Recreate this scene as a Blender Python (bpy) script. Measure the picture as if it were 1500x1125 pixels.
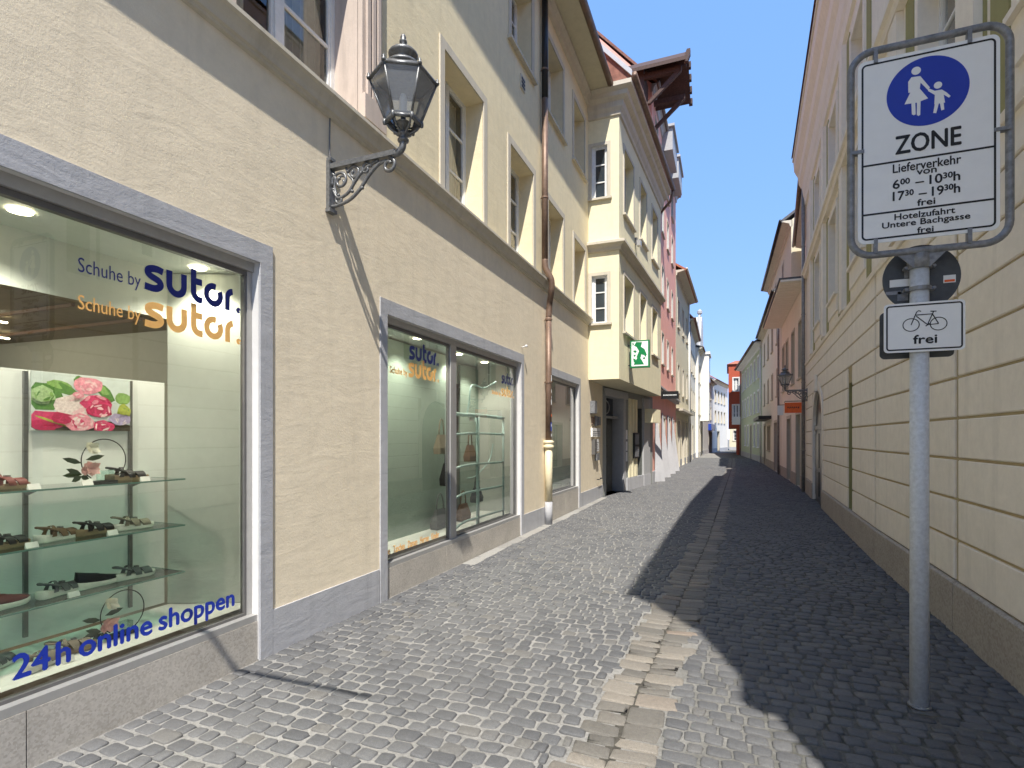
import bpy, math, random
from mathutils import Vector, Matrix
R = math.radians
rnd = random.Random(7)
for o in list(bpy.data.objects): bpy.data.objects.remove(o)
scene = bpy.context.scene
C = scene.collection
# ------------------------------------------------------------------ camera, sky, sun, exposure
EYE = 1.6
YAW = R(21.55)
cam_d = bpy.data.cameras.new('camera'); cam = bpy.data.objects.new('camera', cam_d); C.objects.link(cam)
cam.location = (0, 0, EYE); cam.rotation_euler = (R(90), 0, YAW)
cam_d.sensor_width = 36; cam_d.lens = 19.2; cam_d.shift_y = 0.0523; cam_d.clip_start = 0.05; cam_d.clip_end = 2000
scene.camera = cam
SUN_EL = math.atan(1/math.hypot(.23, .62)); SUN_ROT = math.atan2(.23, -.62)
world = bpy.data.worlds.new('World'); scene.world = world; world.use_nodes = True
wn = world.node_tree
sky = wn.nodes.new('ShaderNodeTexSky'); sky.sky_type = 'NISHITA'; sky.sun_disc = False
sky.sun_elevation = SUN_EL; sky.sun_rotation = SUN_ROT; sky.altitude = 300; sky.air_density = .5; sky.dust_density = 0.0; sky.ozone_density = 6.0
bg = wn.nodes['Background']; bg.inputs['Strength'].default_value = 0.15
# the photograph's sky is an even blue down to the roofs: compress and saturate the whole sky alike
gm = wn.nodes.new('ShaderNodeGamma'); gm.inputs[1].default_value = .2
hs = wn.nodes.new('ShaderNodeHueSaturation'); hs.inputs['Saturation'].default_value = 3
tn = wn.nodes.new('ShaderNodeMix'); tn.data_type = 'RGBA'; tn.blend_type = 'MULTIPLY'; tn.inputs[0].default_value = 1; tn.inputs[7].default_value = (2.0, 1.58, 1.75, 1)
wn.links.new(sky.outputs[0], gm.inputs[0]); wn.links.new(gm.outputs[0], hs.inputs['Color']); wn.links.new(hs.outputs[0], tn.inputs[6]); wn.links.new(tn.outputs[2], bg.inputs['Color'])
sd = bpy.data.lights.new('sun', 'SUN'); sun = bpy.data.objects.new('sun', sd); C.objects.link(sun)
sd.energy = 2.1; sd.angle = R(0.53); sd.color = (1, .95, .87)
sun.rotation_euler = Vector((-.23, .62, -1)).to_track_quat('-Z', 'Y').to_euler(); sun.location = (10, -20, 40)
vs = scene.view_settings; vs.view_transform = 'Standard'; vs.look = 'None'; vs.gamma = 1; vs.use_curve_mapping = False
vs.exposure = 1.9
try:
    scene.cycles.max_bounces = 12; scene.cycles.transparent_max_bounces = 24; scene.cycles.diffuse_bounces = 8
except Exception: pass

# ------------------------------------------------------------------ materials
MAT = {}
def _new(name):
    m = bpy.data.materials.new(name); m.use_nodes = True; MAT[name] = m
    nt = m.node_tree; return m, nt, nt.nodes['Principled BSDF']
def N(nt, t, **k):
    n = nt.nodes.new(t)
    for a, v in k.items(): setattr(n, a, v)
    return n
def noise(nt, vec, scale, detail=4, rough=.55, dist=0):
    n = N(nt, 'ShaderNodeTexNoise'); n.inputs['Scale'].default_value = scale; n.inputs['Detail'].default_value = detail
    n.inputs['Roughness'].default_value = rough; n.inputs['Distortion'].default_value = dist
    if vec is not None: nt.links.new(vec, n.inputs['Vector'])
    return n.outputs['Fac']
def mapped(nt, scale=(1, 1, 1)):
    g = N(nt, 'ShaderNodeNewGeometry'); mp = N(nt, 'ShaderNodeMapping'); mp.inputs['Scale'].default_value = scale
    nt.links.new(g.outputs['Position'], mp.inputs['Vector']); return mp.outputs['Vector']
def ramp(nt, fac, stops):
    r = N(nt, 'ShaderNodeValToRGB'); e = r.color_ramp.elements
    while len(e) < len(stops): e.new(.5)
    for i, (p, c) in enumerate(stops):
        e[i].position = p; e[i].color = (c, c, c, 1) if isinstance(c, (int, float)) else (*c, 1)
    nt.links.new(fac, r.inputs['Fac']); return r.outputs['Color']
def mix(nt, fac, a, b, mode='MIX'):
    m = N(nt, 'ShaderNodeMix', data_type='RGBA', blend_type=mode)
    for i, v in ((0, fac), (6, a), (7, b)):
        if hasattr(v, 'is_output') or hasattr(v, 'links'): nt.links.new(v, m.inputs[i])
        else: m.inputs[i].default_value = v if i == 0 else (*v, 1)
    return m.outputs[2]
def bump(nt, h, strength, dist, normal=None):
    b = N(nt, 'ShaderNodeBump'); b.inputs['Strength'].default_value = strength; b.inputs['Distance'].default_value = dist
    nt.links.new(h, b.inputs['Height'])
    if normal is not None: nt.links.new(normal, b.inputs['Normal'])
    return b.outputs['Normal']
def sc(c, k): return tuple(min(1, x*k) for x in c)
def plaster(name, col, fine=.4, wave=0., vary=.12, rough=.9, stain=.10, finescale=60):
    m, nt, b = _new(name)
    v = mapped(nt)
    c1 = ramp(nt, noise(nt, v, .9, 5, .6), [(.3, sc(col, 1-vary)), (.7, sc(col, 1+vary*.6))])
    c2 = ramp(nt, noise(nt, v, 9, 6, .7), [(.35, sc(col, .86)), (.65, sc(col, 1.06))])
    c = mix(nt, .4, c1, c2)
    vz = mapped(nt, (3.5, 3.5, .35))
    st = ramp(nt, noise(nt, vz, 1.6, 5, .65), [(.52, 0.), (.75, 1.)])
    f = N(nt, 'ShaderNodeMath', operation='MULTIPLY'); nt.links.new(st, f.inputs[0]); f.inputs[1].default_value = stain*2.2
    c = mix(nt, f.outputs[0], c, sc(col, .55))
    if finescale == 60:
        sp = ramp(nt, noise(nt, v, 140, 3, .7), [(.66, 0.), (.74, 1.)])
        f2 = N(nt, 'ShaderNodeMath', operation='MULTIPLY'); nt.links.new(sp, f2.inputs[0]); f2.inputs[1].default_value = .22
        c = mix(nt, f2.outputs[0], c, sc(col, .5))
    nt.links.new(c, b.inputs['Base Color']); b.inputs['Roughness'].default_value = rough; b.inputs['Specular IOR Level'].default_value = .25
    n1 = bump(nt, noise(nt, v, finescale, 6, .7), fine, .004)
    if wave:
        vw = mapped(nt, (1, 1.0, 3.2))
        n1 = bump(nt, noise(nt, vw, 2.3, 3, .5, 1.1), wave, .035, n1)
        vw2 = mapped(nt, (1, 2.2, 9))
        n1 = bump(nt, noise(nt, vw2, 4, 4, .6, .8), wave*.8, .010, n1)
    nt.links.new(n1, b.inputs['Normal'])
    return m
def paint(name, col, rough=.5, metal=0., bumpy=0., vary=.08, spec=.4, scale=14):
    m, nt, b = _new(name); v = mapped(nt)
    c = ramp(nt, noise(nt, v, scale, 5, .6), [(.3, sc(col, 1-vary)), (.7, sc(col, 1+vary))])
    nt.links.new(c, b.inputs['Base Color']); b.inputs['Roughness'].default_value = rough; b.inputs['Metallic'].default_value = metal
    b.inputs['Specular IOR Level'].default_value = spec
    if bumpy: nt.links.new(bump(nt, noise(nt, v, scale*3, 4, .6), bumpy, .004), b.inputs['Normal'])
    return m
def stone(name, cols, scale=45, rough=.75, bumpy=.3, big=.2):
    m, nt, b = _new(name); v = mapped(nt)
    vo = N(nt, 'ShaderNodeTexVoronoi'); vo.inputs['Scale'].default_value = scale; nt.links.new(v, vo.inputs['Vector'])
    c = ramp(nt, vo.outputs['Color'], [(.2, cols[0]), (.5, cols[1]), (.8, cols[2])])
    c2 = ramp(nt, noise(nt, v, 2.5, 5, .6), [(.3, sc(cols[1], 1-big)), (.7, sc(cols[1], 1+big))])
    c = mix(nt, .55, c, c2)
    nt.links.new(c, b.inputs['Base Color']); b.inputs['Roughness'].default_value = rough
    nt.links.new(bump(nt, noise(nt, v, scale, 5, .7), bumpy, .004), b.inputs['Normal'])
    return m
def cobble_mat(name, c_lo, c_mid, c_hi, warm, use_obj=False, dust=(.15, .146, .138)):
    m, nt, b = _new(name)
    g = N(nt, 'ShaderNodeNewGeometry'); v = g.outputs['Position']
    if use_obj:
        oi = N(nt, 'ShaderNodeObjectInfo'); rv = oi.outputs['Random']
    else: rv = g.outputs['Random Per Island']
    base = ramp(nt, rv, [(0., c_lo), (.45, c_mid), (.9, c_hi), (1., warm)])
    grain = ramp(nt, noise(nt, v, 230, 4, .75), [(.36, .64), (.62, 1.22)])
    c = mix(nt, .8, base, grain, 'MULTIPLY')
    gr2 = ramp(nt, noise(nt, v, 40, 5, .7), [(.3, .78), (.7, 1.12)])
    c = mix(nt, .7, c, gr2, 'MULTIPLY')
    # dust trodden in near the left house fronts, greyer and cleaner elsewhere
    patch = ramp(nt, noise(nt, v, .8, 4, .6), [(.42, 0.), (.7, 1.)])
    f = N(nt, 'ShaderNodeMath', operation='MULTIPLY'); nt.links.new(patch, f.inputs[0]); f.inputs[1].default_value = .35
    c = mix(nt, f.outputs[0], c, dust)
    nt.links.new(c, b.inputs['Base Color']); b.inputs['Roughness'].default_value = .68; b.inputs['Specular IOR Level'].default_value = .35
    n1 = bump(nt, noise(nt, v, 170, 5, .75), .55, .003)
    n1 = bump(nt, noise(nt, v, 26, 3, .6), .6, .008, n1)
    nt.links.new(n1, b.inputs['Normal'])
    return m
def glass(name, tint=(1, 1, 1), refl=1.0, rough=0.0):
    m, nt, b = _new(name); nt.nodes.remove(b)
    out = nt.nodes['Material Output']
    fr = N(nt, 'ShaderNodeFresnel'); fr.inputs['IOR'].default_value = 1.5
    mul = N(nt, 'ShaderNodeMath', operation='MULTIPLY', use_clamp=True); nt.links.new(fr.outputs[0], mul.inputs[0]); mul.inputs[1].default_value = 1.75*refl
    tr = N(nt, 'ShaderNodeBsdfTransparent'); tr.inputs[0].default_value = (*tint, 1)
    gl = N(nt, 'ShaderNodeBsdfGlossy'); gl.inputs['Roughness'].default_value = rough
    mx = N(nt, 'ShaderNodeMixShader'); nt.links.new(mul.outputs[0], mx.inputs[0]); nt.links.new(tr.outputs[0], mx.inputs[1]); nt.links.new(gl.outputs[0], mx.inputs[2])
    nt.links.new(mx.outputs[0], out.inputs[0]); return m
def emit(name, col, st):
    m, nt, b = _new(name); b.inputs['Base Color'].default_value = (*col, 1); b.inputs['Emission Color'].default_value = (*col, 1); b.inputs['Emission Strength'].default_value = st
    return m
WARM = plaster('wall_ochre', (.80, .695, .515), .5, .09, .07, stain=.10)
UPPER = plaster('wall_yellow', (.78, .68, .46), .8, .10, .07, stain=.10)
GREYP = plaster('plinth_grey', (.43, .43, .44), .6, .15, .10, stain=.2)
WHITEP = plaster('reveal_white', (.60, .59, .57), .3, 0, .06, stain=.1)
TRIM = plaster('cornice_stone', (.58, .53, .43), .35, 0, .08, stain=.22)
PINKST = plaster('pink_stone', (.56, .47, .40), .4, 0, .1, stain=.25)
BAYY = plaster('bay_yellow', (.80, .73, .50), .6, .08, .06, stain=.1)
CREAM = plaster('render_cream', (.88, .81, .70), .25, .04, .05, stain=.13)
CREAM2 = plaster('render_cream_upper', (.87, .80, .69), .25, 0, .05, stain=.07)
OLIVE = plaster('render_olive', (.34, .32, .15), .3, 0, .08, stain=.06)
GROOVE = plaster('groove_ochre', (.46, .38, .23), .3, 0, .1, stain=.1)
RED = plaster('render_red', (.84, .43, .34), .4, 0, .1, stain=.12)
ORANGE = plaster('render_orange_red', (.45, .10, .055), .3, 0, .1, stain=.1)
CREAM3 = plaster('render_ivory', (.68, .62, .45), .3, 0, .06, stain=.12)
WHITE_H = plaster('render_white', (.84, .80, .72), .3, 0, .06, stain=.12)
GREEN_H = plaster('render_green', (.50, .56, .40), .3, 0, .05, stain=.08)
PINKB = plaster('render_pinkish', (.84, .78, .67), .3, 0, .06, stain=.1)
GREYH = plaster('render_light_grey', (.55, .55, .54), .3, 0, .06, stain=.12)
SOFFIT = plaster('soffit', (.58, .53, .38), .2, 0, .05, stain=.1)
GRANITE = stone('granite_plinth', ((.30, .27, .23), (.44, .405, .35), (.54, .50, .44)), 90, .7, .25)
GRANITE2 = stone('granite_grey', ((.24, .21, .18), (.38, .34, .29), (.46, .42, .37)), 60, .85, .8, .12)
PALE = cobble_mat('gutter_stone', (.12, .113, .10), (.175, .16, .138), (.235, .21, .175), (.21, .165, .13), dust=(.20, .185, .16))
COB = cobble_mat('cobble_field_stone', (.088, .089, .092), (.110, .111, .113), (.132, .132, .132), (.145, .138, .125))
COBO = cobble_mat('cobble_stone', (.088, .089, .092), (.110, .111, .113), (.132, .132, .132), (.145, .138, .125), True)
PALEO = cobble_mat('gutter_stone_single', (.12, .113, .10), (.175, .16, .138), (.235, .21, .175), (.21, .165, .13), True, dust=(.20, .185, .16))
WHITE = paint('white_paint', (.74, .74, .72), .45)
WHITE_OLD = paint('white_old_paint', (.62, .61, .57), .6)
SHUT = paint('shutter_grey', (.40, .40, .40), .6)
ALU = paint('grey_aluminium', (.46, .45, .43), .4, .5, vary=.05)
ALUD = paint('dark_aluminium', (.15, .145, .14), .45, .4)
GALV = paint('galvanised_steel', (.22, .225, .235), .5, .35, .25, .3, scale=30)
GALVP = paint('galvanised_pole', (.58, .60, .62), .55, .1, .2, .14, scale=45)
IRON = paint('wrought_iron', (.15, .153, .155), .36, .35, .4, .3, spec=.6, scale=40)
DARKM = paint('dark_metal', (.03, .03, .032), .45, .3)
COPPER = paint('copper_brown', (.19, .125, .09), .5, .3, .1, .25, scale=8)
PIPEGREY = paint('pipe_grey', (.25, .24, .23), .5, .2, 0, .2)
BLACKP = paint('pipe_black', (.02, .02, .022), .4, .2)
CREAMPIPE = paint('pipe_cream', (.70, .62, .42), .55, 0, .1)
WOODD = paint('dark_wood', (.075, .045, .035), .75, 0, .5, .3, scale=20)
DOORG = paint('door_grey_wood', (.10, .105, .095), .5, 0, .3, .2)
DOORB = paint('door_black', (.018, .02, .018), .3, 0)
SIGNW = paint('sign_white', (.80, .80, .785), .38, vary=.02)
SIGNK = paint('sign_black', (.012, .012, .012), .4)
SIGNB = paint('sign_blue', (.018, .045, .38), .35, vary=.04)
SIGNBACK = paint('sign_back_grey', (.075, .08, .085), .5, .2, 0, .2)
INK = paint('logo_navy', (.010, .022, .20), .4)
INK2 = paint('lettering_blue', (.010, .035, .36), .4)
ORANGEL = paint('logo_orange', (.83, .47, .15), .4)
GREENL = paint('logo_green', (.005, .19, .055), .4)
LIGHTBOX = paint('lightbox_white', (.80, .82, .80), .4)
ORSIGN = paint('sign_orange', (.80, .13, .02), .45)
NAVY = paint('shop_sign_blue', (.02, .06, .35), .4)
PANELW = paint('display_white', (.80, .82, .80), .5, vary=.02)
PANELG = paint('display_greenish', (.50, .53, .50), .55, vary=.03)
PANELF = paint('frosted_back', (.27, .34, .30), .5, vary=.04)
ROOMD = paint('room_brown', (.16, .125, .075), .6, vary=.15)
TRACK = paint('steel_track', (.25, .25, .25), .35, .8)
GSHELF = paint('shelf_glass_edge', (.17, .32, .28), .12, 0, spec=.7)
BLACKL = paint('leather_black', (.012, .012, .014), .5)
BROWNL = paint('leather_brown', (.15, .085, .045), .6)
TAUPE = paint('leather_taupe', (.22, .19, .145), .65)
GREYL = paint('leather_grey', (.12, .125, .13), .65)
REDL = paint('leather_oxblood', (.16, .035, .03), .5)
SOLEW = paint('sole_white', (.68, .67, .62), .6)
SOLEB = paint('sole_cork', (.24, .17, .10), .8)
PETALW = paint('petal_white', (.82, .80, .68), .6)
PETALP = paint('petal_pink', (.76, .46, .43), .6)
LEAFD = paint('leaf_dark', (.03, .06, .025), .4)
TILE = paint('roof_tile', (.36, .13, .075), .85, 0, .5, .35, scale=9)
TILEB = paint('roof_tile_brown', (.22, .10, .07), .85, 0, .5, .35, scale=9)
SLATE = paint('roof_slate', (.10, .10, .105), .7, 0, .3, .3)
CURT = paint('net_curtain', (.80, .79, .76), .9)
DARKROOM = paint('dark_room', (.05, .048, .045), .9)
SKYBLUEM = paint('rack_pale_blue', (.45, .62, .62), .35, .2)
TAGP = paint('paper_white', (.75, .75, .73), .7)
GLS = glass('shop_glass', (.84, .90, .87), 1.5)
GLW = glass('window_glass', (.9, .94, .93), 1.2)
GLL = glass('lamp_glass', (.86, .88, .88), 1.8, .12)
def milky(m, col, f):
    nt = m.node_tree; out = nt.nodes['Material Output']; src = out.inputs[0].links[0].from_socket
    d = N(nt, 'ShaderNodeBsdfDiffuse'); d.inputs[0].default_value = (*col, 1); mx = N(nt, 'ShaderNodeMixShader'); mx.inputs[0].default_value = f
    nt.links.new(src, mx.inputs[1]); nt.links.new(d.outputs[0], mx.inputs[2]); nt.links.new(mx.outputs[0], out.inputs[0])
milky(GLL, (.45, .48, .52), .28)
GLC = glass('clear_shelf_glass', (.80, .93, .89), .8)
GLFAR = paint('far_window_glass', (.035, .045, .055), .06, 0, vary=.3, spec=1.0, scale=2)
BULB = emit('downlight_lit', (1, .86, .6), 6)
def joint_mat():
    m, nt, b = _new('sand_joint'); v = mapped(nt)
    c = ramp(nt, noise(nt, v, 3, 6, .7), [(.3, (.20, .195, .18)), (.7, (.30, .29, .27))])
    d = ramp(nt, noise(nt, v, 60, 5, .7), [(.35, .6), (.65, 1.1)])
    c = mix(nt, .8, c, d, 'MULTIPLY')
    # shade of the lane's right side painted into the joints as a darker, greenish tone
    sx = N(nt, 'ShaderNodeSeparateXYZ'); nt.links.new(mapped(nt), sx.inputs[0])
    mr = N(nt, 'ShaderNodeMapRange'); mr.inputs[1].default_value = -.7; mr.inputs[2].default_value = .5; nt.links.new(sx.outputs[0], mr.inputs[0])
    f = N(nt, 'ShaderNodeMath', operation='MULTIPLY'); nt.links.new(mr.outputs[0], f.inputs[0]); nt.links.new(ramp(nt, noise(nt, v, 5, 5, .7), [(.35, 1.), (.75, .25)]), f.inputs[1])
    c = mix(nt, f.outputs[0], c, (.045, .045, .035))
    nt.links.new(c, b.inputs['Base Color']); b.inputs['Roughness'].default_value = .95
    nt.links.new(bump(nt, noise(nt, v, 90, 5, .7), .6, .006), b.inputs['Normal']); return m
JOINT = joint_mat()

# ------------------------------------------------------------------ mesh building
I4 = Matrix.Identity(4)
class MB:
    def __init__(s): s.v = []; s.f = []; s.m = []; s.sm = []
    def poly(s, pts, mi=0):
        k = len(s.v); s.v += [tuple(p) for p in pts]; s.f.append(tuple(range(k, k+len(pts)))); s.m.append(mi); return s
    def box(s, x0, x1, y0, y1, z0, z1, mi=0, M=None):
        k = len(s.v)
        p = [(x0, y0, z0), (x1, y0, z0), (x1, y1, z0), (x0, y1, z0), (x0, y0, z1), (x1, y0, z1), (x1, y1, z1), (x0, y1, z1)]
        if M is not None: p = [tuple(M @ Vector(q)) for q in p]
        s.v += p
        for q in ((3, 2, 1, 0), (4, 5, 6, 7), (0, 1, 5, 4), (1, 2, 6, 5), (2, 3, 7, 6), (3, 0, 4, 7)):
            s.f.append(tuple(k+i for i in q)); s.m.append(mi)
        return s
    def rings(s, rings, mi=0, cap0=True, cap1=True, closed=True):
        k = len(s.v); n = len(rings[0])
        for r in rings: s.v += [tuple(p) for p in r]
        for i in range(len(rings)-1):
            for j in range(n if closed else n-1):
                a = k+i*n+j; b = k+i*n+(j+1) % n
                s.f.append((a, b, b+n, a+n)); s.m.append(mi)
        if cap0: s.f.append(tuple(k+j for j in reversed(range(n)))); s.m.append(mi)
        if cap1: s.f.append(tuple(k+(len(rings)-1)*n+j for j in range(n))); s.m.append(mi)
        return s
    def tube(s, path, r, n=8, mi=0, closed=False):
        P = [Vector(p) for p in path]; L = len(P); rings = []
        up = None
        for i in range(L):
            a = P[i-1] if (i or closed) else P[i]; b = P[(i+1) % L] if (i < L-1 or closed) else P[i]
            t = (b-a); t = t.normalized() if t.length > 1e-9 else Vector((0, 0, 1))
            if up is None:
                up = Vector((0, 0, 1)) if abs(t.z) < .9 else Vector((1, 0, 0))
            u = (up - t*up.dot(t));  u = u.normalized() if u.length > 1e-6 else t.orthogonal().normalized()
            up = u; w = t.cross(u); rr = r[i] if isinstance(r, (list, tuple)) else r
            rings.append([P[i]+u*(rr*math.cos(2*math.pi*j/n))+w*(rr*math.sin(2*math.pi*j/n)) for j in range(n)])
        if closed: rings.append(rings[0])
        s.rings(rings, mi, not closed, not closed); return s
    def lathe(s, prof, n=20, c=(0, 0, 0), mi=0, rot=0):
        rings = [[(c[0]+r*math.cos(rot+2*math.pi*j/n), c[1]+r*math.sin(rot+2*math.pi*j/n), c[2]+z) for j in range(n)] for r, z in prof]
        s.rings(rings, mi); return s
    def prism(s, pts, a, b, axis='y', mi=0):
        # pts 2-D polygon extruded between a and b along an axis
        def P(p, t): return {'y': (p[0], t, p[1]), 'x': (t, p[0], p[1]), 'z': (p[0], p[1], t)}[axis]
        s.rings([[P(p, a) for p in pts], [P(p, b) for p in pts]], mi); return s
    def mesh(s, name, mats, smooth=False):
        me = bpy.data.meshes.new(name); me.from_pydata(s.v, [], s.f)
        for m in mats: me.materials.append(m)
        me.polygons.foreach_set('material_index', s.m)
        if smooth: me.polygons.foreach_set('use_smooth', [True]*len(s.f))
        me.update()
        import bmesh
        bm = bmesh.new(); bm.from_mesh(me); bmesh.ops.recalc_face_normals(bm, faces=bm.faces) if s.fixn else None
        bm.to_mesh(me); bm.free()
        return me
    fixn = True
WM = {}
def tag(o, label=None, cat=None, group=None, kind=None):
    if label: o['label'] = label
    if cat: o['category'] = cat
    if group: o['group'] = group
    if kind: o['kind'] = kind
    return o
def thing(name, label, cat, loc=(0, 0, 0), group=None, rz=0):
    o = bpy.data.objects.new(name, None); C.objects.link(o); o.empty_display_size = .2
    M = Matrix.Translation(loc) @ Matrix.Rotation(rz, 4, 'Z'); o.matrix_basis = M; WM[o.name] = M
    return tag(o, label, cat, group)
def part(name, mb, mats, parent=None, M=I4, smooth=False, kind=None, label=None):
    """mesh in local coordinates of world frame M, parented"""
    me = mb if isinstance(mb, bpy.types.Mesh) else mb.mesh(name, mats if isinstance(mats, (list, tuple)) else [mats], smooth)
    o = bpy.data.objects.new(name, me); C.objects.link(o); WM[o.name] = M
    if parent is not None:
        o.parent = parent; o.matrix_basis = WM[parent.name].inverted() @ M
    else: o.matrix_basis = M
    if kind: o['kind'] = kind
    if label: o['label'] = label
    return o
def copy_tree(o, M, parent=None, label=None):
    """copy a thing with its parts and sub-parts; M is the new world matrix of the root"""
    c = o.copy(); C.objects.link(c); W0 = WM[o.name]; WM[c.name] = M
    if parent is None: c.matrix_basis = M
    if label: c['label'] = label
    def kids(src, dst):
        for ch in list(src.children):
            d = ch.copy(); C.objects.link(d); d.parent = dst; WM[d.name] = M @ W0.inverted() @ WM[ch.name]
            kids(ch, d)
    kids(o, c); return c
def frame(P0, P1, side):
    """facade frame: X to the viewer's right, Y into the wall, Z up; P0 near end, P1 far end"""
    a, b = (P0, P1) if side == 'L' else (P1, P0)
    u = (Vector((b[0], b[1], 0))-Vector((a[0], a[1], 0))); L = u.length; u.normalize(); z = Vector((0, 0, 1)); y = z.cross(u)
    M = Matrix((( u.x, y.x, 0, a[0]), (u.y, y.y, 0, a[1]), (0, 0, 1, 0), (0, 0, 0, 1)))
    return M, L
# frame facing the camera side (normal -y), X = world x
def wall_mb(X0, X1, Z0, Z1, ops, mb=None, mi=0, Y=0.):
    mb = mb or MB()
    xs = sorted({X0, X1, *[min(max(v, X0), X1) for o in ops for v in (o[0], o[1])]}); zs = sorted({Z0, Z1, *[min(max(v, Z0), Z1) for o in ops for v in (o[2], o[3])]})
    for i in range(len(xs)-1):
        for j in range(len(zs)-1):
            cx = (xs[i]+xs[i+1])/2; cz = (zs[j]+zs[j+1])/2
            if any(o[0] < cx < o[1] and o[2] < cz < o[3] for o in ops): continue
            mb.poly([(xs[i], Y, zs[j]), (xs[i+1], Y, zs[j]), (xs[i+1], Y, zs[j+1]), (xs[i], Y, zs[j+1])], mi)
    return mb
def band(mb, x0, x1, z0, z1, b, Y0, Y1, mi=0, bottom=True, bt=None):
    bt = bt or b
    mb.box(x0-b, x0, Y0, Y1, z0-(b if bottom else 0), z1+bt, mi); mb.box(x1, x1+b, Y0, Y1, z0-(b if bottom else 0), z1+bt, mi)
    mb.box(x0, x1, Y0, Y1, z1, z1+bt, mi)
    if bottom: mb.box(x0, x1, Y0, Y1, z0-b, z0, mi)
    return mb
def reveal(mb, x0, x1, z0, z1, d, mi=0, t=.0, Y0=0.):
    mb.poly([(x0, Y0, z0), (x0, d, z0), (x0, d, z1), (x0, Y0, z1)], mi); mb.poly([(x1, Y0, z0), (x1, Y0, z1), (x1, d, z1), (x1, d, z0)], mi)
    mb.poly([(x0, Y0, z1), (x0, d, z1), (x1, d, z1), (x1, Y0, z1)], mi); mb.poly([(x0, Y0, z0), (x1, Y0, z0), (x1, d, z0), (x0, d, z0)], mi)
    return mb
MC = {}
def window(parent, F, x0, x1, z0, z1, depth=.25, surround=.1, srm=None, revm=None, fm=None, transoms=(.33, .66), mull=True, curtain=False, sill=True, deep=.6, proud=.02, gl=None, rails=.05, apron=False):
    """window > pane, surround, sill, curtain ; geometry shared between equal windows"""
    w = round(x1-x0, 2); h = round(z1-z0, 2)
    key = (w, h, depth, surround, srm and srm.name, revm and revm.name, fm and fm.name, transoms, mull, curtain, sill, proud, gl and gl.name, rails, apron)
    fm = fm or WHITE; srm = srm or TRIM; revm = revm or srm; gl = gl or GLW
    M = F @ Matrix.Translation((x0, 0, z0))
    if key not in MC:
        a = MB(); r = rails; y0, y1 = depth, depth+.05
        a.box(0, r, y0, y1, 0, h); a.box(w-r, w, y0, y1, 0, h); a.box(r, w-r, y0, y1, h-r, h); a.box(r, w-r, y0, y1, 0, r)
        if mull: a.box(w/2-.045, w/2+.045, y0-.012, y1, r, h-r)
        segs = [(r, w/2-.045), (w/2+.045, w-r)] if mull else [(r, w-r)]
        for q0, q1 in segs:
            e = .028
            a.box(q0, q0+e, y0+.008, y1-.008, r, h-r); a.box(q1-e, q1, y0+.008, y1-.008, r, h-r)
            for t in transoms: a.box(q0+e, q1-e, y0+.012, y1-.012, h*t-.014, h*t+.014)
        g = MB(); g.poly([(r, depth+.03, r), (w-r, depth+.03, r), (w-r, depth+.03, h-r), (r, depth+.03, h-r)])
        s = MB(); reveal(s, 0, w, 0, h, depth+.05, 1)
        if surround: band(s, 0, w, 0, h, surround, -proud, .004, 0, bottom=False)
        sl = None
        if sill:
            sl = MB(); sl.box(-surround-.03, w+surround+.03, -.07, depth, -.05, -.002)
            if apron: sl.box(-surround, w+surround, -.03, .004, -.35, -.052)
        cu = None
        if curtain:
            cu = MB(); n = 28
            def cur(xa, xb):
                pr = None
                for i in range(n+1):
                    x = xa+(xb-xa)*i/n; y = depth+.16+.018*math.sin(i*1.9)+.008*math.sin(i*.7)
                    if pr: cu.poly([(pr[0], pr[1], 0), (x, y, 0), (x, y, h), (pr[0], pr[1], h)])
                    pr = (x, y)
            cur(0, w*.36); cur(w*.64, w)
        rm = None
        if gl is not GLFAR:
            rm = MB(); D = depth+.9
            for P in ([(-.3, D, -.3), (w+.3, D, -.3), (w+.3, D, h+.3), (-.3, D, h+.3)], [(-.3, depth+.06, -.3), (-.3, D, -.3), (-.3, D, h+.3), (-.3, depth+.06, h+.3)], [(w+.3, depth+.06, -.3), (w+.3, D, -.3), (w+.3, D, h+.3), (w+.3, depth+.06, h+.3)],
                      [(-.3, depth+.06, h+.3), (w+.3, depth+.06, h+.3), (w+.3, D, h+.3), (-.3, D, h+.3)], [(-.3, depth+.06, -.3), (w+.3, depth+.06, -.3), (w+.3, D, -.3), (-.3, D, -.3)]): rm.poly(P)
        MC[key] = (a.mesh('window', [fm]), g.mesh('pane', [gl]), s.mesh('surround', [srm, revm]), sl and sl.mesh('sill', [srm]), cu and cu.mesh('curtain', [CURT]), rm and rm.mesh('room', [DARKROOM]))
    ms = MC[key]
    wd = part('window', ms[0], None, parent, M)
    for nm, me in zip(('pane', 'surround', 'sill', 'curtain', 'room_interior'), ms[1:]):
        if me: part(nm, me, None, wd, M)
    return wd
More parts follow.
